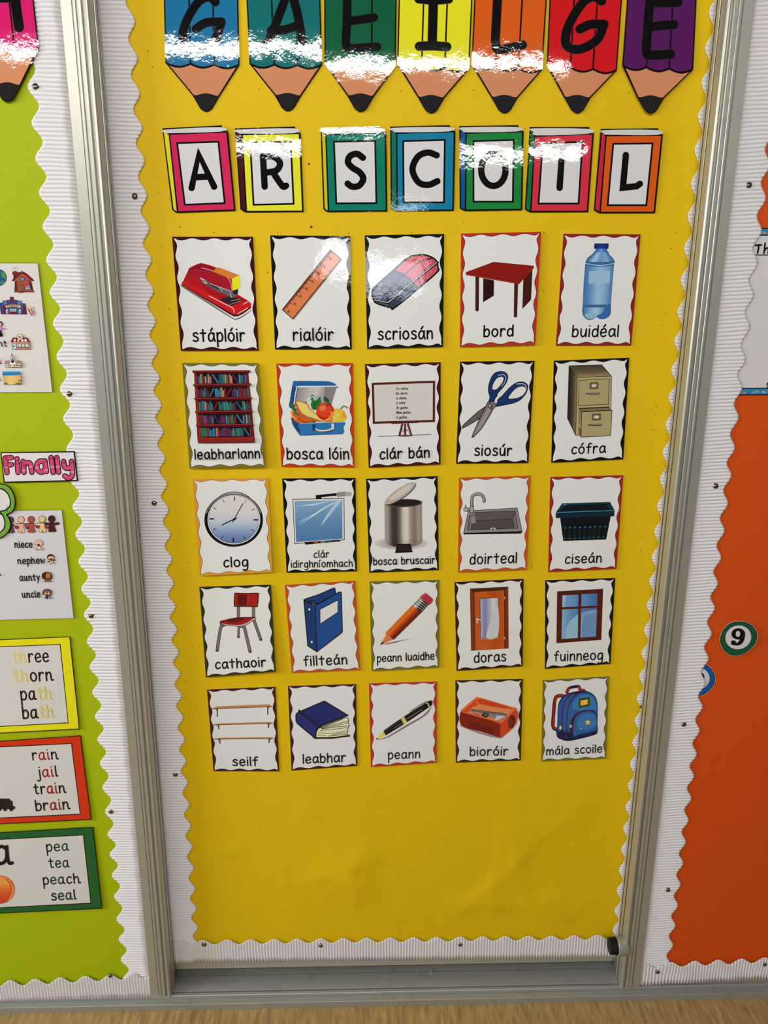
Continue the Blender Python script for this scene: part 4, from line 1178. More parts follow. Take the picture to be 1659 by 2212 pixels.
# ---------------------------------------------------------------- fifth row
def shelves(a):
    for (x0, y0, x1, y1, th, bl) in ((165, 352, 732, 330, 26, 75), (178, 503, 738, 488, 14, 42), (188, 638, 744, 630, 13, 42)):
        a.poly([(x0, y0), (x0 + 50, y0 - th * .85), (x1 - 30, y1 - th * .75), (x1, y1), (x1 - 5, y1 + 8), (x0, y0 + 6)], (176, 128, 88))
        a.line([(x0, y0 + 3), (x1, y1 + 4)], 7, (120, 76, 48)); a.line([(x0 + 50, y0 - th * .8), (x1 - 30, y1 - th * .7)], 3, (206, 166, 130))
        for bx, s in ((x0 + 46, 1), (x1 - 36, -1)):
            by = y0 + (y1 - y0) * (bx - x0) / (x1 - x0) + 8
            a.poly([(bx - 14 * s, by - 2), (bx + 12 * s, by - 2), (bx + 8 * s, by + 22), (bx - 2 * s, by + 14)], (84, 60, 46))
            a.line([(bx + 4 * s, by + 8), (bx + 5 * s, by + bl - 4)], 11, (96, 86, 80), caps=False); a.line([(bx + 4 * s, by + 12), (bx + 5 * s, by + bl - 6)], 4, (40, 34, 34), caps=False)
card('seilf', fM, [(118, 172), (763, 145), (800, 945), (180, 943)], (60, 18, 16), .004,
     "word card 'seilf' with three wooden wall shelves picture and dark maroon border", shelves, [('seilf', (361, 889), (597, 890), 58, 15)], k=1.3)

def book_pic(a):
    NVB = (22, 36, 104); CR = (222, 216, 176)
    a.out(smooth([(1140, 632), (1165, 545), (1200, 528), (1420, 440), (1455, 466), (1450, 480), (1462, 515), (1450, 530), (1442, 590), (1460, 612), (1400, 618), (1260, 625)]), CR, 6)
    for p in ([(1190, 532), (1300, 495), (1412, 442)], [(1200, 535), (1320, 505), (1450, 468)], [(1200, 540), (1330, 515), (1444, 488)], [(1200, 545), (1340, 525), (1460, 515)], [(1180, 560), (1300, 548), (1450, 530)],
              [(1170, 580), (1300, 585), (1450, 560)], [(1300, 600), (1440, 580)], [(1165, 600), (1240, 605)], [(1260, 612), (1445, 595)]):
        a.line(smooth(p, False), 4.5)
    a.line([(1130, 630), (1300, 630), (1462, 608)], 15)
    a.out(smooth([(985, 385), (1000, 375), (1190, 510), (1170, 530), (1145, 570), (1140, 632), (1100, 600), (975, 495), (958, 450), (960, 405)]), (26, 40, 108), 10)
    a.out([(985, 385), (1225, 282), (1444, 414), (1330, 458), (1200, 510), (1182, 525)], NVB, 11)
    a.line([(1000, 385), (1188, 522)], 6, (12, 18, 60)); a.line([(1025, 375), (1212, 508)], 6, (12, 18, 60))
    a.line(smooth([(1444, 416), (1330, 460), (1200, 512), (1165, 535), (1145, 575), (1142, 630)], False), 15)
card('leabhar', fM, [(882, 138), (1523, 120), (1537, 892), (915, 937)], (58, 18, 16), .006,
     "word card 'leabhar' with a navy blue book picture and maroon border", book_pic, [('leabhar', (1024, 869), (1425, 851), 60, 15)], k=1.3)

def pen_pic(a):
    a.poly(smooth([(145, 628), (240, 600), (420, 490), (560, 410), (640, 330), (660, 300), (600, 400), (430, 505), (240, 612)]), (124, 112, 112))
    a.poly(smooth([(140, 620), (150, 605), (205, 553), (230, 580), (160, 622)]), (212, 196, 88)); a.poly(smooth([(138, 624), (142, 614), (156, 618), (150, 628)]), (76, 66, 60))
    a.line(smooth([(155, 606), (205, 562)], False), 4, (238, 228, 150))
    a.poly(smooth([(208, 552), (222, 535), (380, 425), (600, 285), (632, 270), (655, 272), (655, 300), (632, 325), (420, 470), (240, 582), (222, 578)]), (16, 15, 17))
    a.line([(225, 545), (385, 436)], 5, (70, 68, 72)); a.line([(300, 525), (400, 462)], 4, (120, 118, 122)); a.line([(420, 440), (560, 352)], 4, (140, 138, 142))
    a.poly([(366, 436), (396, 417), (424, 466), (394, 488)], (206, 186, 92)); a.line([(376, 442), (398, 476)], 5, (240, 230, 160)); a.line([(398, 424), (420, 462)], 4, (150, 128, 50))
    a.line(smooth([(450, 366), (480, 352), (540, 310), (600, 280)], False), 8, (22, 20, 22)); a.line(smooth([(476, 352), (530, 316), (590, 284)], False), 3, (150, 148, 150)); a.poly(smooth([(440, 372), (456, 352), (470, 362), (452, 378)]), (196, 176, 90))
    a.line(smooth([(596, 288), (614, 300), (626, 322)], False), 9, (222, 216, 160))
card('peann', fN, [(72, 110), (697, 93), (693, 840), (90, 880)], (176, 44, 32), .014,
     "word card 'peann' with a black and gold pen picture and red border", pen_pic, [('peann', (248, 806), (540, 796), 56, 13)], k=1.3)

def sharpener(a):
    R1, R2, R3 = (206, 66, 24), (126, 28, 16), (226, 112, 60)
    a.poly(smooth([(918, 495), (1100, 560), (1270, 606), (1300, 612), (1250, 614), (1090, 575), (925, 510)]), (140, 130, 130))
    a.poly(smooth([(920, 372), (925, 350), (1048, 246), (1072, 237), (1200, 272), (1330, 312), (1420, 336), (1428, 352), (1300, 470), (1280, 478), (1100, 425), (930, 385)], n=4), R3)
    a.poly([(938, 366), (1062, 254), (1078, 250), (1078, 300), (1010, 366), (985, 380)], R1); a.poly([(1078, 252), (1400, 345), (1330, 345), (1085, 300)], (190, 62, 24))
    a.poly([(1020, 330), (1085, 308), (1340, 348), (1380, 352), (1300, 455), (1270, 450), (985, 378)], (222, 128, 78))
    a.line([(1062, 258), (1072, 310)], 11, R3)
    a.poly([(1000, 372), (1070, 380), (1270, 448), (1310, 440), (1345, 408), (1328, 388), (1200, 372), (1015, 352)], (130, 122, 124))
    a.poly([(1225, 450), (1262, 448), (1330, 412), (1250, 406)], (196, 188, 186))
    a.line(smooth([(1015, 352), (1150, 370), (1300, 388), (1338, 408)], False), 7, (48, 40, 40)); a.line(smooth([(1010, 362), (1140, 380), (1300, 398)], False), 4, (40, 34, 34))
    a.ell(1142, 402, 32, 21, (26, 24, 26)); a.ell(1146, 398, 18, 11, (110, 106, 108)); a.line([(1132, 398), (1158, 394)], 4, (20, 18, 20))
    a.poly([(1000, 385), (1050, 385), (1120, 410), (1060, 405)], (170, 96, 66))
    a.poly(smooth([(918, 368), (1000, 392), (1200, 450), (1282, 478), (1278, 600), (1262, 604), (1100, 556), (920, 496)], n=4), R2)
    a.line(smooth([(922, 370), (1000, 392), (1200, 450), (1280, 478)], False), 9, R3)
    for i in range(22): a.line([(1060 + i * 8.5, 412 + i * 2.4), (1062 + i * 8.5, 424 + i * 2.4)], 5, (160, 44, 20), caps=False)
    for i in range(18): a.line([(985 + i * 13, 460 + i * 3.6), (985 + i * 13, 520 + i * 3.9)], 5, (100, 22, 14), caps=False)
    a.poly(smooth([(1282, 480), (1310, 462), (1426, 348), (1428, 480), (1312, 594), (1278, 602)], n=3), (192, 62, 26))
    a.ell(1382, 464, 32, 60, (70, 22, 14), 8); a.ell(1376, 468, 24, 50, (110, 34, 18), 8)
    for i in range(20): a.line([(1100 + i * 12.5, 258 + i * 3.6), (1104 + i * 12.5, 252 + i * 3.6)], 6, (196, 70, 30))
card('bioróir', fN, [(866, 82), (1487, 70), (1467, 820), (870, 840)], (44, 32, 14), .006,
     "word card 'bioróir' with an orange pencil sharpener picture and dark brown border", sharpener, [('bioróir', (999, 776), (1348, 771), 56, 13)], k=1.3)

def backpack(a):
    R, B0, B1, B2 = (150, 38, 36), (16, 26, 66), (36, 92, 152), (22, 64, 122)
    a.line(smooth([(225, 208), (190, 205), (162, 225), (150, 320), (146, 420), (172, 446)], False), 25, (30, 10, 14))
    a.line(smooth([(225, 206), (190, 203), (164, 226), (153, 320), (149, 415), (172, 440)], False), 17, R)
    a.line(smooth([(160, 250), (158, 330), (156, 400)], False), 5, (40, 12, 16))
    h = smooth([(245, 185), (252, 160), (268, 148), (310, 140), (328, 142), (336, 165)], False)
    a.line(h, 21, B0); a.line(h[:12], 13, R); a.line(h[-8:], 13, R)
    a.poly(smooth([(235, 168), (258, 176), (248, 190), (232, 184)]), R); a.poly(smooth([(335, 155), (368, 158), (376, 172), (345, 176)]), R)
    a.poly(smooth([(170, 485), (175, 400), (178, 300), (190, 245), (222, 205), (280, 180), (350, 170), (400, 178), (442, 210), (458, 258), (460, 320), (456, 420), (456, 470), (400, 492), (320, 512), (250, 524), (200, 512)]), B0)
    a.poly(smooth([(176, 440), (180, 310), (196, 250), (226, 212), (262, 196), (228, 250), (212, 330), (206, 445)]), (30, 82, 146))
    a.poly(smooth([(214, 440), (218, 320), (236, 248), (272, 200), (300, 192), (262, 250), (246, 330), (240, 450)]), (34, 90, 154))
    a.poly(smooth([(250, 460), (250, 330), (268, 255), (308, 204), (355, 184), (405, 190), (440, 218), (454, 265), (456, 320), (452, 420), (420, 455), (330, 470)]), B1)
    a.poly(smooth([(290, 300), (300, 240), (340, 204), (400, 200), (436, 228), (446, 270), (446, 300)]), (54, 116, 176))
    for p in ([(240, 505), (238, 400), (246, 320), (264, 250), (305, 200), (350, 184)], [(206, 440), (212, 320), (232, 248), (272, 198)]):
        a.line(smooth(p, False), 6, (92, 28, 60))
    a.poly(smooth([(268, 500), (262, 430), (272, 380), (305, 330), (370, 305), (430, 312), (456, 340), (458, 400), (456, 460), (400, 486), (330, 508)]), B0)
    a.poly(smooth([(292, 490), (288, 420), (300, 365), (335, 328), (390, 314), (436, 326), (453, 360), (454, 430), (450, 446), (400, 462), (330, 476)]), B1)
    a.poly(smooth([(318, 440), (320, 385), (350, 345), (400, 330), (438, 345), (446, 400), (438, 425), (370, 445)]), (50, 112, 172))
    a.line(smooth([(272, 470), (270, 400), (290, 350), (340, 314), (400, 306)], False), 4, (108, 34, 66)); a.line(smooth([(282, 470), (282, 400), (302, 352), (345, 322)], False), 4, (88, 28, 60))
    a.poly([(326, 226), (406, 213), (405, 278), (326, 290)], (26, 44, 26)); a.line([(330, 230), (402, 218), (401, 274), (330, 286)], 4, (52, 96, 50), True)
    a.poly([(338, 238), (392, 230), (391, 266), (338, 276)], (226, 162, 40)); a.poly([(350, 272), (380, 232), (390, 231), (364, 270)], (240, 206, 110)); a.poly([(340, 262), (356, 237), (362, 236), (344, 270)], (240, 196, 90))
    def star(cx, cy, r, c, w):
        pts = [(cx + r * (1 if i % 2 == 0 else .45) * math.cos(math.radians(-98 + i * 36)), cy + r * (1 if i % 2 == 0 else .45) * math.sin(math.radians(-98 + i * 36))) for i in range(10)]
        a.out(pts, c, w, (90, 60, 30))
    star(390, 392, 27, (236, 196, 96), 2.5); star(345, 438, 10, (214, 196, 170), 2)
    a.ell(198, 430, 9, 13, (224, 190, 160), 8); a.ell(270, 420, 8, 11, (214, 176, 140), 8)
    a.line(smooth([(176, 470), (240, 500), (300, 492), (450, 452)], False), 6, (20, 48, 100))
card('mála scoile', fO, [(73, 95), (540, 67), (520, 648), (63, 668)], (110, 104, 32), .010,
     "word card 'mála scoile' with a blue backpack picture and olive border", backpack, [('mála scoile', (98, 623), (489, 603), 40, 9)], k=1.3)

# ================================================================== title letters: pencils and books
def cutout(name, frame, d, tilt, outline, label, cat, group, pivot, oc=K, k=1.15, side=0.0):
    s = Sheet(frame, d, tilt, side, pivot, k)
    cx = sum(p[0] for p in outline) / len(outline); cy = sum(p[1] for p in outline) / len(outline)
    o = empty(name, s.pt(cx, cy, 0))
    tag(o, label, cat, group)
    solid_sheet('sheet', s, outline, oc, o)
    return s, o

def pencil_cut(frame, tl, bl, br, tr_, tip, c, strokes, label, lw=37, d=.0030, tilt=.010, group='pencil title letters along the top', lead=None, side=0.0):
    """cut-out pencil: barrel (three facets), bare wood, lead, and a letter on the barrel"""
    up = -330
    def ext(p, q):
        t = (up - p[1]) / (q[1] - p[1]); return (p[0] + (q[0] - p[0]) * t, up)
    TLx, TRx = ext(tl, bl), ext(tr_, br)
    ld = lead or ((tip[0] - 50, tip[1] - 70), (tip[0] + 50, tip[1] - 68))
    outline = [(TLx[0] - 5, up), (bl[0] - 6, bl[1]), (ld[0][0] - 9, ld[0][1])] + smooth([(tip[0] - 26, tip[1] - 13), (tip[0] - 12, tip[1] - 2), (tip[0], tip[1] + 2), (tip[0] + 14, tip[1] - 3), (tip[0] + 28, tip[1] - 15)], False, 4) + [(ld[1][0] + 9, ld[1][1]), (br[0] + 6, br[1]), (TRx[0] + 5, up)]
    s, o = cutout('pencil_letter', frame, d, tilt, outline, label, 'title letter', group, (bl[0], 0), side=side)
    w = Art(s); w.poly([(bl[0] + 6, bl[1] + 6), (br[0] - 6, br[1] + 6), (ld[1][0] + 2, ld[1][1])] + [(ld[0][0] - 2, ld[0][1])], (206, 136, 96)); w.build('wood_tip', o)
    m = ((ld[0][0] + ld[1][0]) / 2, (ld[0][1] + ld[1][1]) / 2 - 9)
    l = Art(s); l.poly(smooth([(ld[0][0] - 3, ld[0][1] + 3), (m[0], m[1]), (ld[1][0] + 3, ld[1][1] + 3)], False) + smooth([(tip[0] + 24, tip[1] - 16), (tip[0], tip[1] - 2), (tip[0] - 22, tip[1] - 14)], False, 4), (36, 32, 34)); l.build('lead', o)
    b = Art(s)
    def bp(u): return (bl[0] + (br[0] - bl[0]) * u, bl[1] + (br[1] - bl[1]) * u)
    sc = []
    for i in range(3):
        for k_ in range(9):
            u = (i + k_ / 8.0) / 3.0; q = bp(u); sc.append((q[0], q[1] + 15 * math.sin(PI * k_ / 8.0) + 2))
    b.poly([TLx, TRx] + sc[::-1], c)
    b.line(sc, 9, K)
    for u in (1 / 3.0, 2 / 3.0):
        t = bp(u); b.line([(TLx[0] + (TRx[0] - TLx[0]) * u, up), t], 7, K, caps=False)
    b.build('barrel', o)
    t = Art(s)
    for st in strokes: t.line(st, lw + 4, tuple(v * .5 + 30 for v in c))
    for st in strokes: t.line(st, lw, K)
    t.build('letter', o)

f1 = (0, 0, 1.99879); f2 = (830, 0, 2.0012)
SO = lambda *p: smooth(list(p), False, 6)
pencil_cut(f1, (713, 0), (720, 270), (1028, 280), (1023, 0), (890, 481), (28, 112, 158),
           [SO((930, 8), (905, -12), (860, 5), (815, 70), (790, 140), (795, 195), (840, 215), (890, 205), (930, 170), (955, 96)), SO((846, 124), (890, 98), (955, 94))],
           'blue cut-out pencil with letter G, first of the title pencils', tilt=.001)
pencil_cut(f1, (1070, 0), (1083, 275), (1385, 280), (1378, 0), (1243, 479), (18, 108, 108),
           [SO((1250, -60), (1222, 20), (1180, 130), (1152, 195)), SO((1250, -60), (1282, 50), (1308, 190)), SO((1170, 132), (1230, 128), (1290, 108))],
           'teal cut-out pencil with the letter A in the title row', tilt=.0)
pencil_cut(f1, (1405, 0), (1407, 275), (1703, 285), (1707, 0), (1557, 481), (16, 92, 58),
           [SO((1500, -60), (1498, 80), (1494, 190), (1510, 207), (1560, 206), (1628, 202)), SO((1500, 92), (1560, 84), (1614, 76)), SO((1500, -60), (1560, -66), (1620, -70))],
           'dark green cut-out pencil with the letter E in the title row', tilt=.013)
pencil_cut(f2, (68, 0), (62, 278), (362, 296), (375, 0), (203, 488), (232, 220, 36),
           [[(213, -20), (207, 196)], SO((152, 200), (210, 198), (270, 202)), SO((150, -5), (215, 0), (278, -4))],
           'yellow cut-out pencil with the letter I in the title row', tilt=.010, lw=39)
pencil_cut(f2, (395, 0), (383, 280), (678, 300), (697, 0), (520, 488), (214, 92, 24),
           [SO((493, -60), (484, 100), (481, 180), (492, 214), (540, 208), (598, 194))],
           'orange cut-out pencil with the letter L in the title row', tilt=.006, lw=38)
pencil_cut(f2, (720, 0), (708, 283), (1000, 303), (1022, 0), (835, 488), (206, 24, 30),
           [SO((940, 5), (905, -14), (860, 10), (812, 80), (785, 150), (790, 198), (830, 214), (880, 200), (925, 165), (950, 106)), SO((846, 126), (890, 106), (950, 104))],
           'red cut-out pencil with the letter G in the title row', tilt=.011, lw=38)
pencil_cut(f2, (1055, 0), (1035, 283), (1330, 300), (1345, 0), (1152, 490), (86, 24, 92),
           [SO((1270, 10), (1200, 12), (1150, 8)), SO((1148, 10), (1140, 110), (1134, 225), (1160, 238), (1238, 234)), SO((1142, 118), (1200, 110), (1252, 106))],
           'purple cut-out pencil with the letter E at the right end of the title', tilt=.020, lw=40, d=.0042)

def book_cut(frame, cov, sp_tl, sp_bl, pg_tr, inn, letter, lp, lh, cc, sc_, label, tilt=.006, lw=28, side=0.0):
    tl, tr_, br, bl = cov
    pg_br = (pg_tr[0] + 1, pg_tr[1] + 24)
    outline = [(sp_tl[0] - 1, sp_tl[1] - 3), (pg_tr[0] + 3, pg_tr[1] - 4), (pg_br[0] + 4, tr_[1] - 3), (tr_[0] + 5, tr_[1] - 4), (br[0] + 4, br[1] + 3), (bl[0] - 4, bl[1] + 4)] + [(bl[0] - 14, bl[1]), (sp_bl[0] - 2, sp_bl[1])]
    s, o = cutout('book_letter', frame, .0028 if tilt > -.005 else (.0044 if tilt > -.01 else .0068), tilt, outline, label, 'title letter', 'book title letters under the pencils', cov[0], side=side)
    p = Art(s); p.poly(smooth([(sp_tl[0] + 8, sp_tl[1] + 3), (pg_tr[0] - 2, pg_tr[1] + 4), (pg_tr[0] - 2, tr_[1] - 2), (tl[0] + 4, tl[1] - 5), (sp_tl[0] + 16, sp_tl[1] + 18)], True, 3), (208, 206, 204))
    p.build('pages', o)
    p = Art(s); p.poly([(sp_tl[0] + 5, sp_tl[1] + 10), (tl[0] - 4, tl[1] + 2), (bl[0] - 5, bl[1] - 3), (bl[0] - 14, bl[1] - 8), (sp_bl[0] + 4, sp_bl[1] - 4)], sc_); p.build('spine', o)
    p = Art(s); p.poly([(tl[0] + 2, tl[1] + 2), (tr_[0] - 3, tr_[1] + 2), (br[0] - 3, br[1] - 3), (bl[0] + 2, bl[1] - 3)], cc); p.build('cover', o)
    p = Art(s); p.out(inn, (214, 212, 214), 8); p.build('panel', o)
    u = ((inn[0][0] - inn[3][0]), (inn[0][1] - inn[3][1])); L = math.hypot(*u); s.up = (u[0] / L, u[1] / L)
    p = Art(s); p.text(letter, lp[0], lp[1], lh / 1.5, lw); p.build('letter', o)

book_cut(f1, [(732, 580), (980, 570), (1013, 907), (768, 915)], (702, 557), (745, 903), (955, 545), [(765, 618), (943, 612), (970, 877), (798, 884)], 'A', ((822, 812), (930, 806)), 142, (206, 42, 88), (222, 216, 44),
         'crimson book shape with letter A, first in its row', tilt=-.024)
book_cut(f1, [(1047, 582), (1293, 577), (1307, 912), (1065, 913)], (1015, 557), (1040, 903), (1270, 550), [(1080, 615), (1255, 612), (1268, 880), (1095, 884)], 'R', ((1134, 806), (1232, 806)), 132, (232, 222, 50), (72, 18, 30),
         'yellow book shape with the letter R', tilt=.006)
book_cut(f1, [(1408, 582), (1663, 575), (1668, 910), (1420, 912)], (1385, 555), (1398, 902), (1638, 548), [(1442, 612), (1620, 608), (1625, 877), (1452, 878)], 'S', ((1496, 806), (1580, 806)), 142, (12, 122, 100), (200, 190, 24),
         'green book shape with the letter S and yellow spine', tilt=-.009)
book_cut(f2, [(55, 577), (303, 570), (297, 908), (57, 910)], (27, 550), (30, 902), (281, 545), [(82, 610), (262, 605), (258, 875), (84, 875)], 'C', ((114, 802), (232, 798)), 140, (22, 124, 158), (18, 112, 92),
         'blue book shape with the letter C', tilt=-.024)
book_cut(f2, [(355, 577), (598, 570), (593, 905), (353, 908)], (325, 548), (328, 900), (576, 545), [(385, 610), (560, 605), (556, 872), (386, 872)], 'O', ((412, 804), (532, 804)), 140, (28, 128, 58), (20, 80, 146),
         'green book shape with the letter O and blue spine', tilt=.010)
book_cut(f2, [(652, 590), (902, 580), (878, 914), (635, 914)], (630, 552), (610, 904), (883, 553), [(685, 620), (857, 613), (840, 880), (667, 880)], 'I', ((748, 812), (768, 812)), 142, (208, 48, 66), (18, 112, 56),
         'red book shape with the letter I and green spine', tilt=.006, side=0)
book_cut(f2, [(960, 587), (1200, 585), (1167, 918), (935, 918)], (937, 560), (908, 908), (1182, 558), [(990, 622), (1160, 620), (1133, 887), (966, 887)], 'L', ((1022, 812), (1106, 806)), 142, (214, 88, 22), (196, 40, 60),
         'orange book shape with letter L, last in its row', tilt=-.024)

# ================================================================== left board
DL = DF + .0018
f6 = (0, 540, 4.0970); f7 = (0, 1020, 3.8147); f8 = (0, 1580, 3.5); fh = (0, 560, 7.375); fz = (0, 1020, 6.911); f0 = (0, 0, 6.9125)
pencil_cut(f1, (-162, 0), (-140, 200), (163, 210), (140, 0), (32, 440), (206, 28, 104),
           [SO((60, -90), (66, 0), (82, 118)), [(62, -12), (-80, -8)], SO((-100, -90), (-88, 0), (-70, 118))], 'pink cut-out pencil at the top of the lime green board', lw=42, d=DL + .002, tilt=.01, group=None, lead=((-16, 362), (82, 366)))

def poster(name, frame, corners, c, label, cat, d=DL, tilt=.006, group=None, k=1.15):
    s = Sheet(frame, d, tilt, 0, corners[1], k)
    up = (corners[1][0] - corners[2][0], corners[1][1] - corners[2][1]); L = math.hypot(*up); s.up = (up[0] / L, up[1] / L)
    cx = sum(p[0] for p in corners) / 4; cy = sum(p[1] for p in corners) / 4
    o = empty(name, s.pt(cx, cy, 0)); tag(o, label, cat, group)
    solid_sheet('sheet', s, corners, c, o)
    return s, o

def film(s, o, corners):
    """clear plastic margin left around a laminated sheet"""
    v = [s.pt(x, y, -0.0003) for x, y in corners]
    b = [p + Vector((0, .00015, 0)) for p in v]
    o0 = Vector(o.matrix_basis.translation)
    fs = [(0, 3, 2, 1), (4, 5, 6, 7)] + [(i, (i + 1) % 4, 4 + (i + 1) % 4, 4 + i) for i in range(4)]
    fix_normals(new_mesh('plastic_margin', v + b, fs, FILM, o))

# sheet of places
cs = [(-800, 118), (333, 120), (462, 1257), (-700, 1264)]
s, o = poster('picture_sheet', f6, cs, (214, 209, 204), 'white laminated sheet with house, cinema, church and beach pictures', 'poster', tilt=.004)
film(s, o, [(-812, 100), (346, 102), (478, 1252), (-700, 1264)])
cs_up = s.up
s.frame = fh
def pic(fn):
    a = Art(s); fn(a); a.build('picture', o)
def p_earth(a):
    a.out(ellipse_pts(-28, 294, 134, 132, 0, 40), (38, 82, 138), 7, (24, 38, 66))
    for q in ([(20, 190), (60, 205), (92, 260), (98, 330), (70, 300), (40, 290), (10, 240)], [(-60, 220), (-10, 230), (0, 300), (-40, 330), (-100, 300)], [(20, 350), (60, 350), (80, 372), (40, 400), (10, 400)]):
        a.poly(smooth(q), (76, 142, 66))
    for x, y in ((12, 228), (20, 330), (46, 370)): a.ell(x, y, 11, 10, (42, 88, 140))
def p_house(a):
    a.line(smooth([(205, 180), (195, 150), (215, 122), (245, 130), (240, 158), (215, 150)], False), 3, (150, 146, 146)); a.line(smooth([(235, 155), (250, 128), (285, 126), (286, 160), (255, 165)], False), 3, (150, 146, 146))
    a.out([(214, 225), (272, 222), (272, 285), (216, 300)], (118, 42, 44), 5, (46, 18, 22)); a.out(smooth([(200, 205), (240, 190), (292, 208), (288, 240), (205, 240)]), (134, 36, 54), 5, (60, 18, 26))
    a.out([(350, 205), (490, 325), (520, 460), (540, 522), (232, 524), (238, 350)], (172, 78, 62), 5, (60, 22, 24))
    a.out(smooth([(200, 326), (345, 190), (530, 326), (520, 346), (490, 330), (350, 225), (230, 340), (206, 344)], True, 3), (120, 34, 44), 5, (56, 18, 24))
    a.out(smooth([(328, 205), (345, 190), (370, 205), (368, 226), (345, 218), (330, 228)]), (88, 84, 88), 4)
    a.ell(356, 315, 42, 40, (70, 52, 56)); a.ell(356, 315, 30, 29, (120, 150, 186)); a.line([(328, 315), (384, 315)], 4, (62, 56, 64)); a.line([(356, 288), (356, 342)], 4, (62, 56, 64))
    a.poly([(236, 350), (270, 350), (270, 500), (232, 505)], (86, 44, 42)); a.poly([(455, 330), (500, 360), (525, 490), (500, 490), (480, 430)], (70, 40, 44))
    a.out(smooth([(282, 522), (288, 430), (320, 392), (355, 400), (380, 440), (382, 522)], True, 4), (138, 92, 54), 5, (70, 40, 30))
    for x in (310, 335, 358): a.line([(x, 420), (x, 520)], 3, (96, 58, 36))
    a.out(smooth([(408, 480), (412, 440), (442, 410), (476, 440), (480, 480)], True, 4), (150, 168, 176), 5, (52, 40, 44)); a.line([(444, 412), (444, 478)], 4, (60, 48, 50)); a.line([(410, 448), (478, 448)], 4, (60, 48, 50))
    for x, y in ((418, 400), (448, 396), (470, 404)): a.ell(x, y, 16, 12, (186, 52, 90))
    a.line([(232, 515), (540, 518)], 14, (110, 36, 44), caps=False)
def p_cinema(a):
    B, D = (60, 74, 132), (36, 44, 84)
    a.out([(-10, 700), (45, 690), (48, 662), (105, 660), (106, 650), (160, 648), (160, 602), (212, 602), (214, 650), (275, 650), (276, 664), (338, 664), (340, 702), (402, 706), (424, 876), (14, 872)], B, 5, (26, 26, 48))
    a.poly([(164, 606), (208, 606), (210, 700), (166, 700)], (112, 40, 70)); a.poly([(110, 655), (160, 655), (160, 712), (110, 715)], (70, 78, 96)); a.poly([(216, 655), (272, 655), (272, 712), (216, 712)], (62, 70, 96))
    a.poly([(58, 670), (104, 668), (104, 722), (62, 730)], (92, 120, 172)); a.poly([(284, 672), (334, 672), (336, 730), (286, 722)], (92, 120, 172))
    a.out(smooth([(70, 750), (140, 726), (220, 722), (300, 732), (335, 752), (330, 768), (200, 762), (84, 770)]), (232, 196, 110), 4, (90, 56, 30))
    a.text('CINEMA', (118, 756), (286, 756), 17, 6, (44, 30, 40))
    for x in (66, 384): a.poly([(x - 22, 745), (x + 22, 745), (x + 26, 874), (x - 20, 872)], (112, 32, 52))
    a.poly([(95, 782), (330, 776), (338, 872), (98, 872)], (58, 92, 130))
    for x in (160, 210): a.out([(x, 792), (x + 44, 792), (x + 44, 832), (x, 832)], (206, 216, 216), 3, (70, 84, 100)); a.ell(x + 22, 813, 10, 10, (60, 96, 100))
    a.poly([(154, 838), (264, 838), (266, 872), (154, 872)], (126, 26, 44))
    for x in (110, 318): a.ell(x, 832, 18, 36, (190, 206, 206)); a.ell(x + 4, 838, 8, 20, (60, 100, 100))
    a.poly([(432, 782), (518, 768), (548, 884), (496, 898)], (216, 206, 200)); a.line([(452, 790), (508, 890)], 17, (160, 28, 42), caps=False); a.line([(492, 785), (532, 880)], 15, (160, 28, 42), caps=False)
    a.line([(432, 782), (496, 898), (548, 884), (518, 768)], 3, (70, 50, 50), True)
    for x, y in ((440, 775), (462, 762), (486, 758), (508, 770), (470, 782)): a.ell(x, y, 18, 14, (226, 206, 140)); a.line(ellipse_pts(x, y, 18, 14, 0, 14), 2, (110, 90, 60), True)
def p_person(a):
    a.ell(4, 1030, 36, 42, (26, 20, 26)); a.ell(-2, 1040, 30, 34, (222, 150, 116)); a.poly(smooth([(-30, 1080), (10, 1072), (30, 1090), (86, 1100), (84, 1116), (30, 1112), (22, 1140), (-30, 1140)]), (196, 130, 186)); a.line(smooth([(20, 1085), (60, 1098), (90, 1106)], False), 4, (90, 50, 80))
    a.poly([(-30, 1138), (22, 1130), (24, 1180), (-30, 1185)], (50, 36, 76)); a.ell(14, 1204, 28, 32, (18, 16, 20))
def p_cafe(a):
    a.out([(184, 1315), (474, 1318), (482, 1436), (194, 1436)], (206, 150, 122), 4, (70, 42, 40))
    a.out([(206, 1250), (432, 1250), (474, 1320), (172, 1318)], (140, 26, 46), 5, (70, 16, 26))
    for x in (226, 284, 342, 396): a.poly([(x - 4, 1270), (x + 22, 1270), (x + 30 - (4 if x < 300 else -8), 1312), (x - 8, 1312)], (222, 216, 212))
    a.out(ellipse_pts(316, 1236, 46, 44, 0, 28), (226, 218, 200), 6, (58, 40, 36)); a.ell(314, 1238, 24, 22, (146, 100, 60)); a.ell(322, 1232, 12, 12, (196, 166, 120))
    a.out([(196, 1345), (262, 1345), (262, 1434), (200, 1434)], (176, 206, 212), 4, (90, 60, 56)); a.line([(216, 1388), (256, 1388)], 5, (60, 60, 64)); a.ell(214, 1386, 9, 13, (40, 44, 48))
    for x in (288, 346, 406): a.out([(x, 1348), (x + 46, 1348), (x + 46, 1400), (x, 1400)], (176, 210, 218), 4, (110, 60, 52))
    for x in range(270, 470, 20): a.ell(x, 1412, 10, 6, (80, 44, 44))
    for x in (290, 345, 398, 440): a.ell(x, 1336, 14, 8, (216, 130, 104))
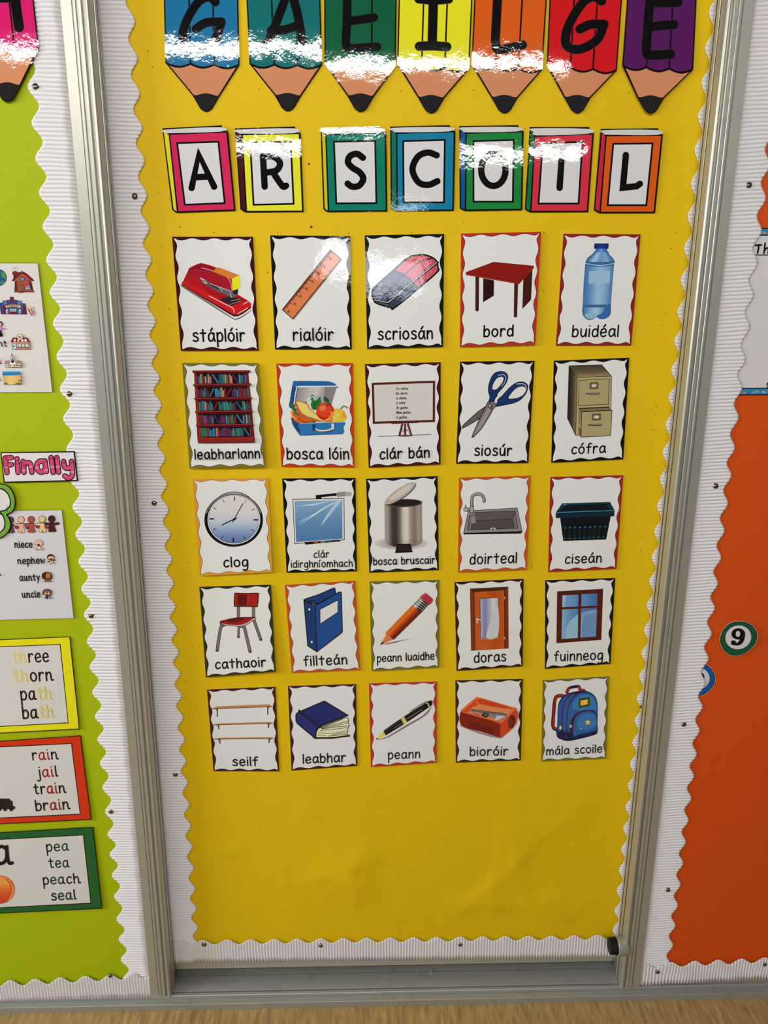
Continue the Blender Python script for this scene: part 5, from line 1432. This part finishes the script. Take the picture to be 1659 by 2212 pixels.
def p_church(a):
    a.out([(185, 1490), (224, 1600), (164, 1600)], (150, 140, 142), 4, (70, 62, 64)); a.out([(168, 1545), (216, 1545), (222, 1600), (164, 1600)], (206, 196, 190), 4, (90, 80, 80)); a.ell(194, 1580, 9, 16, (60, 54, 58))
    a.out([(92, 1616), (150, 1616), (150, 1662), (76, 1662)], (190, 124, 96), 4, (80, 46, 40)); a.out([(250, 1616), (320, 1616), (342, 1660), (250, 1662)], (190, 124, 96), 4, (80, 46, 40))
    a.out([(82, 1662), (346, 1660), (346, 1720), (82, 1720)], (214, 206, 198), 4, (70, 56, 54))
    a.out([(150, 1720), (150, 1640), (198, 1595), (250, 1640), (252, 1720)], (226, 220, 212), 5, (60, 50, 50)); a.ell(200, 1630, 23, 22, (24, 24, 34))
    for x in (108, 130, 172, 232, 266, 288, 312, 332): a.ell(x, 1692, 6, 20, (66, 52, 52))
    a.ell(210, 1696, 16, 22, (222, 176, 76))
def p_beach(a):
    a.blend((36, 1782), (312, 1780), (328, 1850), (44, 1862), [(130, 186, 214), (66, 134, 186), (44, 108, 166), (120, 170, 190)], 'y')
    a.line(smooth([(38, 1830), (120, 1816), (200, 1826), (322, 1818)], False), 8, (50, 110, 160)); 
    a.blend((44, 1862), (328, 1848), (340, 1992), (62, 1995), [(206, 166, 96), (228, 196, 130), (226, 186, 106), (212, 170, 92)], 'x')
    a.poly(smooth([(62, 1994), (66, 1972), (100, 1962), (128, 1994)]), (120, 110, 86)); a.poly(smooth([(240, 1994), (250, 1976), (310, 1962), (338, 1992)]), (112, 104, 82)); a.poly(smooth([(290, 1940), (316, 1922), (334, 1926), (336, 1944)]), (100, 88, 66))
    a.line([(262, 1922), (300, 1924)], 3, (120, 90, 60))
for fn in (p_earth, p_house, p_cinema, p_person, p_cafe, p_church, p_beach): pic(fn)
a = Art(s)
a.text('nt', (-14, 1384), (108, 1384), 66, 14, K, 'school'); a.text('h', (-60, 1658), (20, 1658), 60, 14, K, 'school'); a.text('n', (-70, 1930), (8, 1930), 60, 12, K, 'school')
a.build('words', o)

# 'Finally' label
s, o = poster('title_label', f6, [(3, 1790), (661, 1780), (690, 2045), (33, 2060)], K, "white label with black edge reading 'Finally' in pink striped letters", 'label', d=DF + .0042, tilt=.014)
a = Art(s); a.poly([(14, 1800), (651, 1791), (678, 2035), (42, 2050)], (220, 216, 214)); a.build('panel', o)
a = Art(s)
def fat(pts, closed=False):
    a.line(pts, 50, K, closed)
def fat2(pts, closed=False):
    a.line(pts, 34, (206, 74, 112), closed)
    # printed bands across the letter
    acc = 0.0
    dense = []
    for i in range(len(pts) - 1):
        n_ = max(1, int(math.hypot(pts[i + 1][0] - pts[i][0], pts[i + 1][1] - pts[i][1]) / 4))
        for k_ in range(n_): dense.append((pts[i][0] + (pts[i + 1][0] - pts[i][0]) * k_ / n_, pts[i][1] + (pts[i + 1][1] - pts[i][1]) * k_ / n_))
    dense.append(pts[-1])
    st = 9
    for i in range(0, len(dense) - st // 2, st):
        if (i // st) % 2 == 0:
            seg = dense[i:i + st // 2 + 1]
            if len(seg) > 1: a.line(seg, 34, (226, 134, 164) if (i // st) % 4 else (176, 52, 92), caps=False)
LET = [[(46, 1842), (62, 1970)], [(46, 1842), (100, 1838)], [(54, 1902), (100, 1900)], [(152, 1884), (160, 1968)], [(150, 1848), (151, 1849)],
       [(204, 1872), (212, 1968)], SO((208, 1916), (228, 1886), (258, 1884), (272, 1910), (282, 1968)),
       SO((400, 1880), (356, 1868), (326, 1900), (336, 1950), (372, 1966), (404, 1936)), [(396, 1866), (410, 1960)],
       [(452, 1838), (470, 1968)], [(502, 1838), (518, 1966)],
       SO((562, 1872), (570, 1916), (592, 1932), (630, 1920)), SO((632, 1872), (640, 1950), (636, 2000), (606, 2018), (574, 2000))]
for p_ in LET: fat(p_)
for p_ in LET: fat2(p_)
a.build('lettering', o)

# rounded green-edged cut-out
out_ = [(-400, 150), (-100, 150), (0, 165), (100, 190), (180, 270), (228, 400), (225, 510), (190, 590), (108, 636)]
lo = [(108, 636), (145, 700), (166, 790), (135, 880), (70, 950), (0, 987), (-120, 1010), (-400, 1010)]
ol = smooth(out_, False) + smooth(lo, False)[1:]
s = Sheet(fz, DF + .0050, .01, 0, (0, 165), 1.15)
o = empty('speech_shape', s.pt(-100, 560, 0)); tag(o, 'rounded white cut-out shape with black outline and green edge overlapping the family sheet', 'paper cut-out')
solid_sheet('sheet', s, ol, K, o)
def shift(pts, k): return [(x - 60 - (x + 60) * 0 + (x + 60) * k if False else -140 + (x + 140) * k, y0 + (y - y0) * k) for x, y in pts]
a = Art(s)
y0 = 400; g1 = smooth([(-400, 165), (-100, 163), (0, 178), (95, 202), (170, 278), (214, 402), (211, 508), (178, 580), (88, 630)], False) + smooth([(88, 630), (132, 704), (152, 790), (123, 874), (62, 940), (-4, 974), (-120, 996), (-400, 996)], False)[1:]
a.poly(g1, (112, 162, 62)); a.build('green_edge', o)
a = Art(s)
w1 = smooth([(-400, 225), (-100, 224), (0, 236), (72, 262), (130, 330), (160, 415), (158, 500), (110, 556), (60, 584), (5, 590)], False) + smooth([(5, 590), (48, 640), (76, 710), (82, 785), (62, 850), (0, 908), (-100, 940), (-400, 940)], False)[1:]
a.poly(w1, K)
w2 = smooth([(-400, 243), (-100, 242), (-4, 254), (60, 278), (116, 340), (143, 418), (140, 494), (100, 542), (52, 566), (-30, 576)], False) + smooth([(-30, 600), (34, 652), (58, 714), (64, 785), (46, 842), (-6, 892), (-100, 922), (-400, 922)], False)[1:]
a.poly(w2, (216, 212, 208))
for p_, q_ in (((92, 530), (108, 560)), ((104, 512), (124, 535)), ((106, 560), (112, 590)), ((146, 520), (164, 534)), ((196, 450), (197, 453)), ((196, 508), (197, 511)), ((28, 552), (29, 555))): a.line([p_, q_], 7)
a.build('white_centre', o)

# family sheet
cs = [(-500, 592), (920, 568), (1097, 2180), (-400, 2212)]
s, o = poster('family_sheet', fz, cs, (206, 204, 206), 'white laminated family sheet with niece, nephew, aunty and uncle', 'poster', d=DF + .0018, tilt=.007)
film(s, o, [(-512, 570), (944, 548), (1118, 2184), (-400, 2216)])
def doll(cx, hy, c):
    a = Art(s); oc = (40, 20, 22)
    a.line([(cx - 20, hy + 80), (cx - 95, hy + 72)], 40, oc); a.line([(cx + 20, hy + 80), (cx + 95, hy + 66)], 40, oc)
    a.line([(cx - 12, hy + 130), (cx - 30, hy + 195)], 56, oc, caps=False); a.line([(cx + 18, hy + 130), (cx + 46, hy + 192)], 56, oc, caps=False)
    a.out([(cx - 30, hy + 55), (cx + 26, hy + 54), (cx + 46, hy + 134), (cx - 36, hy + 138)], c, 6, oc)
    a.line([(cx - 20, hy + 80), (cx - 95, hy + 72)], 30, c); a.line([(cx + 20, hy + 80), (cx + 95, hy + 66)], 30, c)
    a.line([(cx - 12, hy + 130), (cx - 29, hy + 190)], 46, c, caps=False); a.line([(cx + 18, hy + 130), (cx + 45, hy + 187)], 46, c, caps=False)
    a.poly([(cx - 26, hy + 58), (cx + 22, hy + 58), (cx + 42, hy + 132), (cx - 32, hy + 135)], c)
    a.out(ellipse_pts(cx - 2, hy, 51, 50, 0, 28), c, 7, oc)
    a.build('paper_doll_picture', o)
for x, y, c in ((158, 716, (118, 66, 76)), (314, 712, (226, 170, 146)), (466, 708, (166, 82, 72)), (628, 704, (232, 190, 130)), (772, 698, (76, 32, 30))): doll(x, y, c)
a = Art(s)
for x, y in ((246, 822), (402, 826), (556, 814), (706, 820)):
    a.out(smooth([(x, y + 28), (x - 28, y), (x - 18, y - 20), (x, y - 10), (x + 18, y - 20), (x + 28, y)], True, 4), (150, 40, 84), 4, (70, 20, 40))
a.build('heart_picture', o)
a = Art(s)
SK = (228, 178, 146); oc = (70, 44, 40)
a.out(smooth([(520, 1072), (530, 1030), (570, 1010), (612, 1018), (636, 1060), (630, 1086), (590, 1098), (545, 1092)]), SK, 4, oc); a.ell(577, 1086, 20, 18, (60, 40, 48)); a.out(smooth([(560, 1110), (600, 1108), (612, 1150), (556, 1152)]), (226, 200, 206), 4, oc); a.out(ellipse_pts(545, 1146, 20, 20), SK, 4, oc); a.out(ellipse_pts(622, 1144, 22, 20), SK, 4, oc)
a.build('baby_picture', o)
a = Art(s)
a.out(ellipse_pts(754, 1268, 52, 42), (40, 28, 32), 4, oc); a.out(smooth([(712, 1290), (722, 1262), (760, 1250), (800, 1262), (796, 1294), (760, 1304)]), (222, 164, 130), 3, oc); a.ell(762, 1300, 16, 13, (40, 36, 40))
a.line([(740, 1330), (715, 1335)], 17, oc); a.line([(790, 1320), (818, 1308)], 17, oc); a.out([(738, 1310), (790, 1308), (800, 1360), (742, 1376)], (206, 180, 150), 4, oc); a.line([(752, 1350), (748, 1376)], 14, (176, 140, 110)); a.line([(790, 1345), (818, 1364)], 14, (176, 140, 110)); a.ell(768, 1322, 12, 13, (60, 60, 64))
a.build('toddler_picture', o)
a = Art(s)
a.out(smooth([(626, 1560), (632, 1512), (680, 1492), (740, 1494), (772, 1530), (778, 1570), (760, 1596), (690, 1606), (640, 1590)]), (64, 36, 32), 4, oc); a.poly(smooth([(680, 1560), (700, 1506), (740, 1506), (756, 1545), (745, 1580), (700, 1590)]), (176, 110, 62)); a.line(smooth([(690, 1574), (716, 1584), (742, 1572)], False), 4, (90, 44, 30))
a.poly([(648, 1638), (668, 1608), (750, 1606), (775, 1638)], (150, 96, 62)); a.line([(660, 1628), (765, 1626)], 8, (90, 76, 70), caps=False)
a.build('woman_picture', o)
a = Art(s)
a.out(smooth([(640, 1820), (645, 1772), (690, 1752), (745, 1762), (768, 1800), (760, 1830), (705, 1845)]), (140, 90, 56), 4, oc); a.line(smooth([(640, 1818), (645, 1770), (700, 1750), (752, 1764), (768, 1815)], False), 13, (44, 30, 30))
for x in (680, 726): a.ell(x, 1810, 20, 14, (206, 196, 186)); a.line(ellipse_pts(x, 1810, 20, 14, 0, 16), 4, (60, 44, 40), True)
a.poly([(648, 1892), (672, 1858), (752, 1856), (778, 1888)], (130, 140, 170)); a.ell(712, 1862, 34, 26, (40, 38, 50)); a.line([(690, 1850), (700, 1890)], 8, (30, 32, 44)); a.line([(730, 1850), (726, 1890)], 8, (190, 190, 200))
a.build('man_picture', o)
a = Art(s); s.frame = f7
for t, p0, p1 in (('niece', (122, 621), (266, 619)), ('nephew', (147, 756), (370, 750)), ('aunty', (163, 894), (327, 890)), ('uncle', (184, 1033), (331, 1029))):
    a.text(t, p0, p1, 37, 8.5, K, 'school')
a.line([(-6, 838), (6, 850)], 9)
a.build('words', o)

# sound cards: yellow, red, green
def sound_card(frame, outer, inner, c, label, rows, extra, k=1.15, tilt=.01):
    s, o = poster('sound_card', frame, outer, K, label, 'sound card', d=DF + .0022, tilt=tilt, group='sound cards low on the lime green board', k=k)
    def inset(q, t):
        mx = sum(p[0] for p in q) / 4; my = sum(p[1] for p in q) / 4
        return [(x + (t if x < mx else -t), y + (t if y < my else -t)) for x, y in q]
    a = Art(s); a.poly(inset(outer, 6), c); a.build('frame', o)
    a = Art(s); a.poly(inset(inner, -4), K); a.poly(inset(inner, 3), (208, 205, 200)); a.build('panel', o)
    a = Art(s)
    for runs, p0, p1, xh, w in rows: a.text(runs, p0, p1, xh, w, K, 'school')
    a.build('words', o)
    if extra:
        a = Art(s); nm = extra(a); a.build(nm, o)
YL = (214, 196, 104); RD = (150, 30, 44)
sound_card(f7, [(-640, 1404), (577, 1355), (655, 2118), (-560, 2180)], [(-540, 1460), (495, 1420), (562, 2065), (-470, 2120)], (228, 216, 26),
           "yellow-framed sound card listing three, thorn, path and bath",
           [([('th', YL), ('ree', K)], (112, 1570), (403, 1560), 70, 13), ([('th', YL), ('orn', K)], (120, 1727), (437, 1715), 70, 13),
            ([('pa', K), ('th', YL)], (172, 1876), (430, 1868), 70, 13), ([('ba', K), ('th', YL)], (188, 2030), (445, 2018), 70, 13)], None)
def train(a):
    C = (22, 20, 18)
    a.poly([(-240, 505), (70, 508), (78, 522), (92, 526), (97, 565), (114, 568), (110, 588), (-240, 588)], C)
    for x in (-40, -5, 38, 84): a.ell(x, 588, 14, 15, C)
    return 'train_picture'
sound_card(f8, [(-640, 116), (610, 30), (690, 668), (-560, 728)], [(-540, 144), (540, 92), (606, 625), (-470, 676)], (206, 48, 14),
           "red-framed sound card listing rain, jail, train and brain",
           [([('r', K), ('ai', RD), ('n', K)], (247, 216), (440, 208), 54, 11), ([('j', K), ('ai', RD), ('l', K)], (282, 345), (435, 338), 54, 11),
            ([('tr', K), ('ai', RD), ('n', K)], (261, 473), (497, 462), 54, 11), ([('br', K), ('ai', RD), ('n', K)], (271, 599), (527, 585), 54, 11)], train)
def peach(a):
    a.ell(-6, 1196, 118, 108, (196, 70, 30)); a.ell_blend(-10, 1190, 110, 100, [(226, 130, 60), (236, 160, 70), (222, 110, 46), (206, 76, 36), (196, 60, 34)])
    a.poly(smooth([(40, 1110), (90, 1150), (110, 1200), (86, 1260), (60, 1280), (84, 1210), (70, 1150)]), (226, 136, 66)); a.line(smooth([(46, 1114), (74, 1150), (84, 1205), (62, 1268)], False), 7, (176, 66, 30))
    a.text('ea', (-190, 1000), (90, 1000), 132, 26, K, 'school')
    return 'peach_picture'
GD = (18, 60, 42)
sound_card(f8, [(-640, 800), (705, 722), (772, 1340), (-560, 1402)], [(-540, 846), (630, 783), (686, 1298), (-470, 1356)], (16, 92, 42),
           "green-framed sound card listing pea, tea, peach and seal",
           [([('p', K), ('ea', GD)], (352, 906), (520, 898), 50, 10.5), ([('t', K), ('ea', GD)], (374, 1029), (523, 1025), 50, 10.5),
            ([('p', K), ('ea', GD), ('ch', K)], (327, 1156), (607, 1145), 50, 10.5), ([('s', K), ('ea', GD), ('l', K)], (391, 1276), (574, 1268), 50, 10.5)], peach, tilt=.016)

# ================================================================== right board
DR = DF - .0002
f5 = (1160, 480, 3.3246); f9 = (1460, 1300, 8.3367)
s = Sheet(f5, DR + .0002, 0, 0, None, 1.15)
cs = [(1500, 44), (2700, 34), (2500, 1236), (1400, 1242)]
up = (.06, -1.0); s.up = up
o = empty('worksheet_poster', s.pt(1900, 640, 0)); tag(o, 'white poster with a blue patterned top and bottom band on the orange board', 'poster')
solid_sheet('sheet', s, cs, (214, 210, 212), o, .0002)
for (y0, y1, nm) in ((42, 98, 'top_band'), (1190, 1244, 'bottom_band')):
    a = Art(s)
    xa, xb = (1500, 2700) if y0 < 500 else (1400, 2500)
    a.poly([(xa, y0), (xb, y0 - 8), (xb, y1 - 8), (xa, y1)], K); a.poly([(xa, y0 + 7), (xb, y0 - 1), (xb, y1 - 15), (xa, y1 - 7)], (62, 132, 178))
    rnd = random.Random(y0)
    for i in range(14):
        x = xa + 50 + i * 26 + rnd.uniform(-8, 8); y = (y0 + y1) / 2 + rnd.uniform(-8, 10)
        a.ell(x, y, rnd.uniform(10, 20), rnd.uniform(5, 9), rnd.choice([(216, 96, 66), (110, 166, 186), (52, 112, 160), (140, 180, 180)]), rnd.uniform(-40, 40), 12)
    a.build(nm, o)
a = Art(s)
a.line([(1568, 165), (1612, 163)], 12); a.line(smooth([(1592, 163), (1590, 190), (1584, 220)], False), 12)
a.line(smooth([(1638, 150), (1634, 190), (1630, 224)], False), 11); a.line(smooth([(1632, 205), (1648, 186), (1662, 190), (1660, 222)], False), 11)
a.line([(1546, 235), (1760, 235)], 7)
a.build('words', o)
a = Art(s)
a.line([(1647, 1166), (1659, 1152), (1655, 1186)], 6)
a.build('numeral', o)

def number_disc(cx, cy, rx, ry, rot, c, label, d, tilt, draw, wob):
    s = Sheet(f9, d, tilt, 0, (cx, cy - ry), 1.15); s.up = (.06, -1.0)
    def blob(f): return [(cx + (x - cx) * f, cy + (y - cy) * f) for x, y in smooth(wob)]
    o = empty('number_disc', s.pt(cx, cy, 0)); tag(o, label, 'number circle', 'number circles on the orange board')
    solid_sheet('sheet', s, blob(1.0), (224, 218, 206), o)
    a = Art(s); a.poly(blob(.985), K); a.build('outline', o)
    a = Art(s); a.poly(blob(.95), c); a.build('coloured_rim', o)
    a = Art(s); a.poly(ellipse_pts(cx - 4, cy - 20, rx * .69, ry * .665, rot, 44), (216, 210, 214)); a.build('white_centre', o)
    a = Art(s); draw(a); a.build('numeral', o)
def nine(a):
    a.ell(1124, 578, 124, 102, K, 0); a.ell(1118, 578, 40, 54, (216, 210, 214))
    a.poly(smooth([(1200, 520), (1246, 560), (1240, 650), (1210, 730), (1140, 784), (1050, 784), (1000, 768), (1002, 700), (1070, 700), (1082, 730), (1110, 732), (1140, 700), (1152, 650)], True, 5), K)
number_disc(1128, 660, 338, 320, -14, (20, 84, 52), 'green number circle reading 9 beside the white border', DF + .004, .02, nine,
            [(1140, 346), (1250, 360), (1360, 410), (1445, 510), (1470, 620), (1430, 760), (1330, 870), (1200, 950), (1080, 976), (960, 955), (860, 870), (800, 760), (792, 660), (830, 530), (920, 420), (1030, 360)])
def part_num(a):
    a.poly(smooth([(300, 1330), (390, 1264), (450, 1270), (505, 1315), (512, 1385), (485, 1455), (430, 1400), (436, 1350), (405, 1318)]), K)
number_disc(380, 1400, 335, 305, 0, (14, 86, 158), 'blue number circle half tucked under the white border', DR + .0003, 0, part_num,
            [(380, 1085), (470, 1095), (560, 1135), (650, 1215), (700, 1310), (714, 1390), (690, 1490), (630, 1580), (540, 1655), (440, 1700), (340, 1708), (230, 1690), (120, 1600), (60, 1480), (50, 1360), (90, 1230), (180, 1130), (280, 1090)])
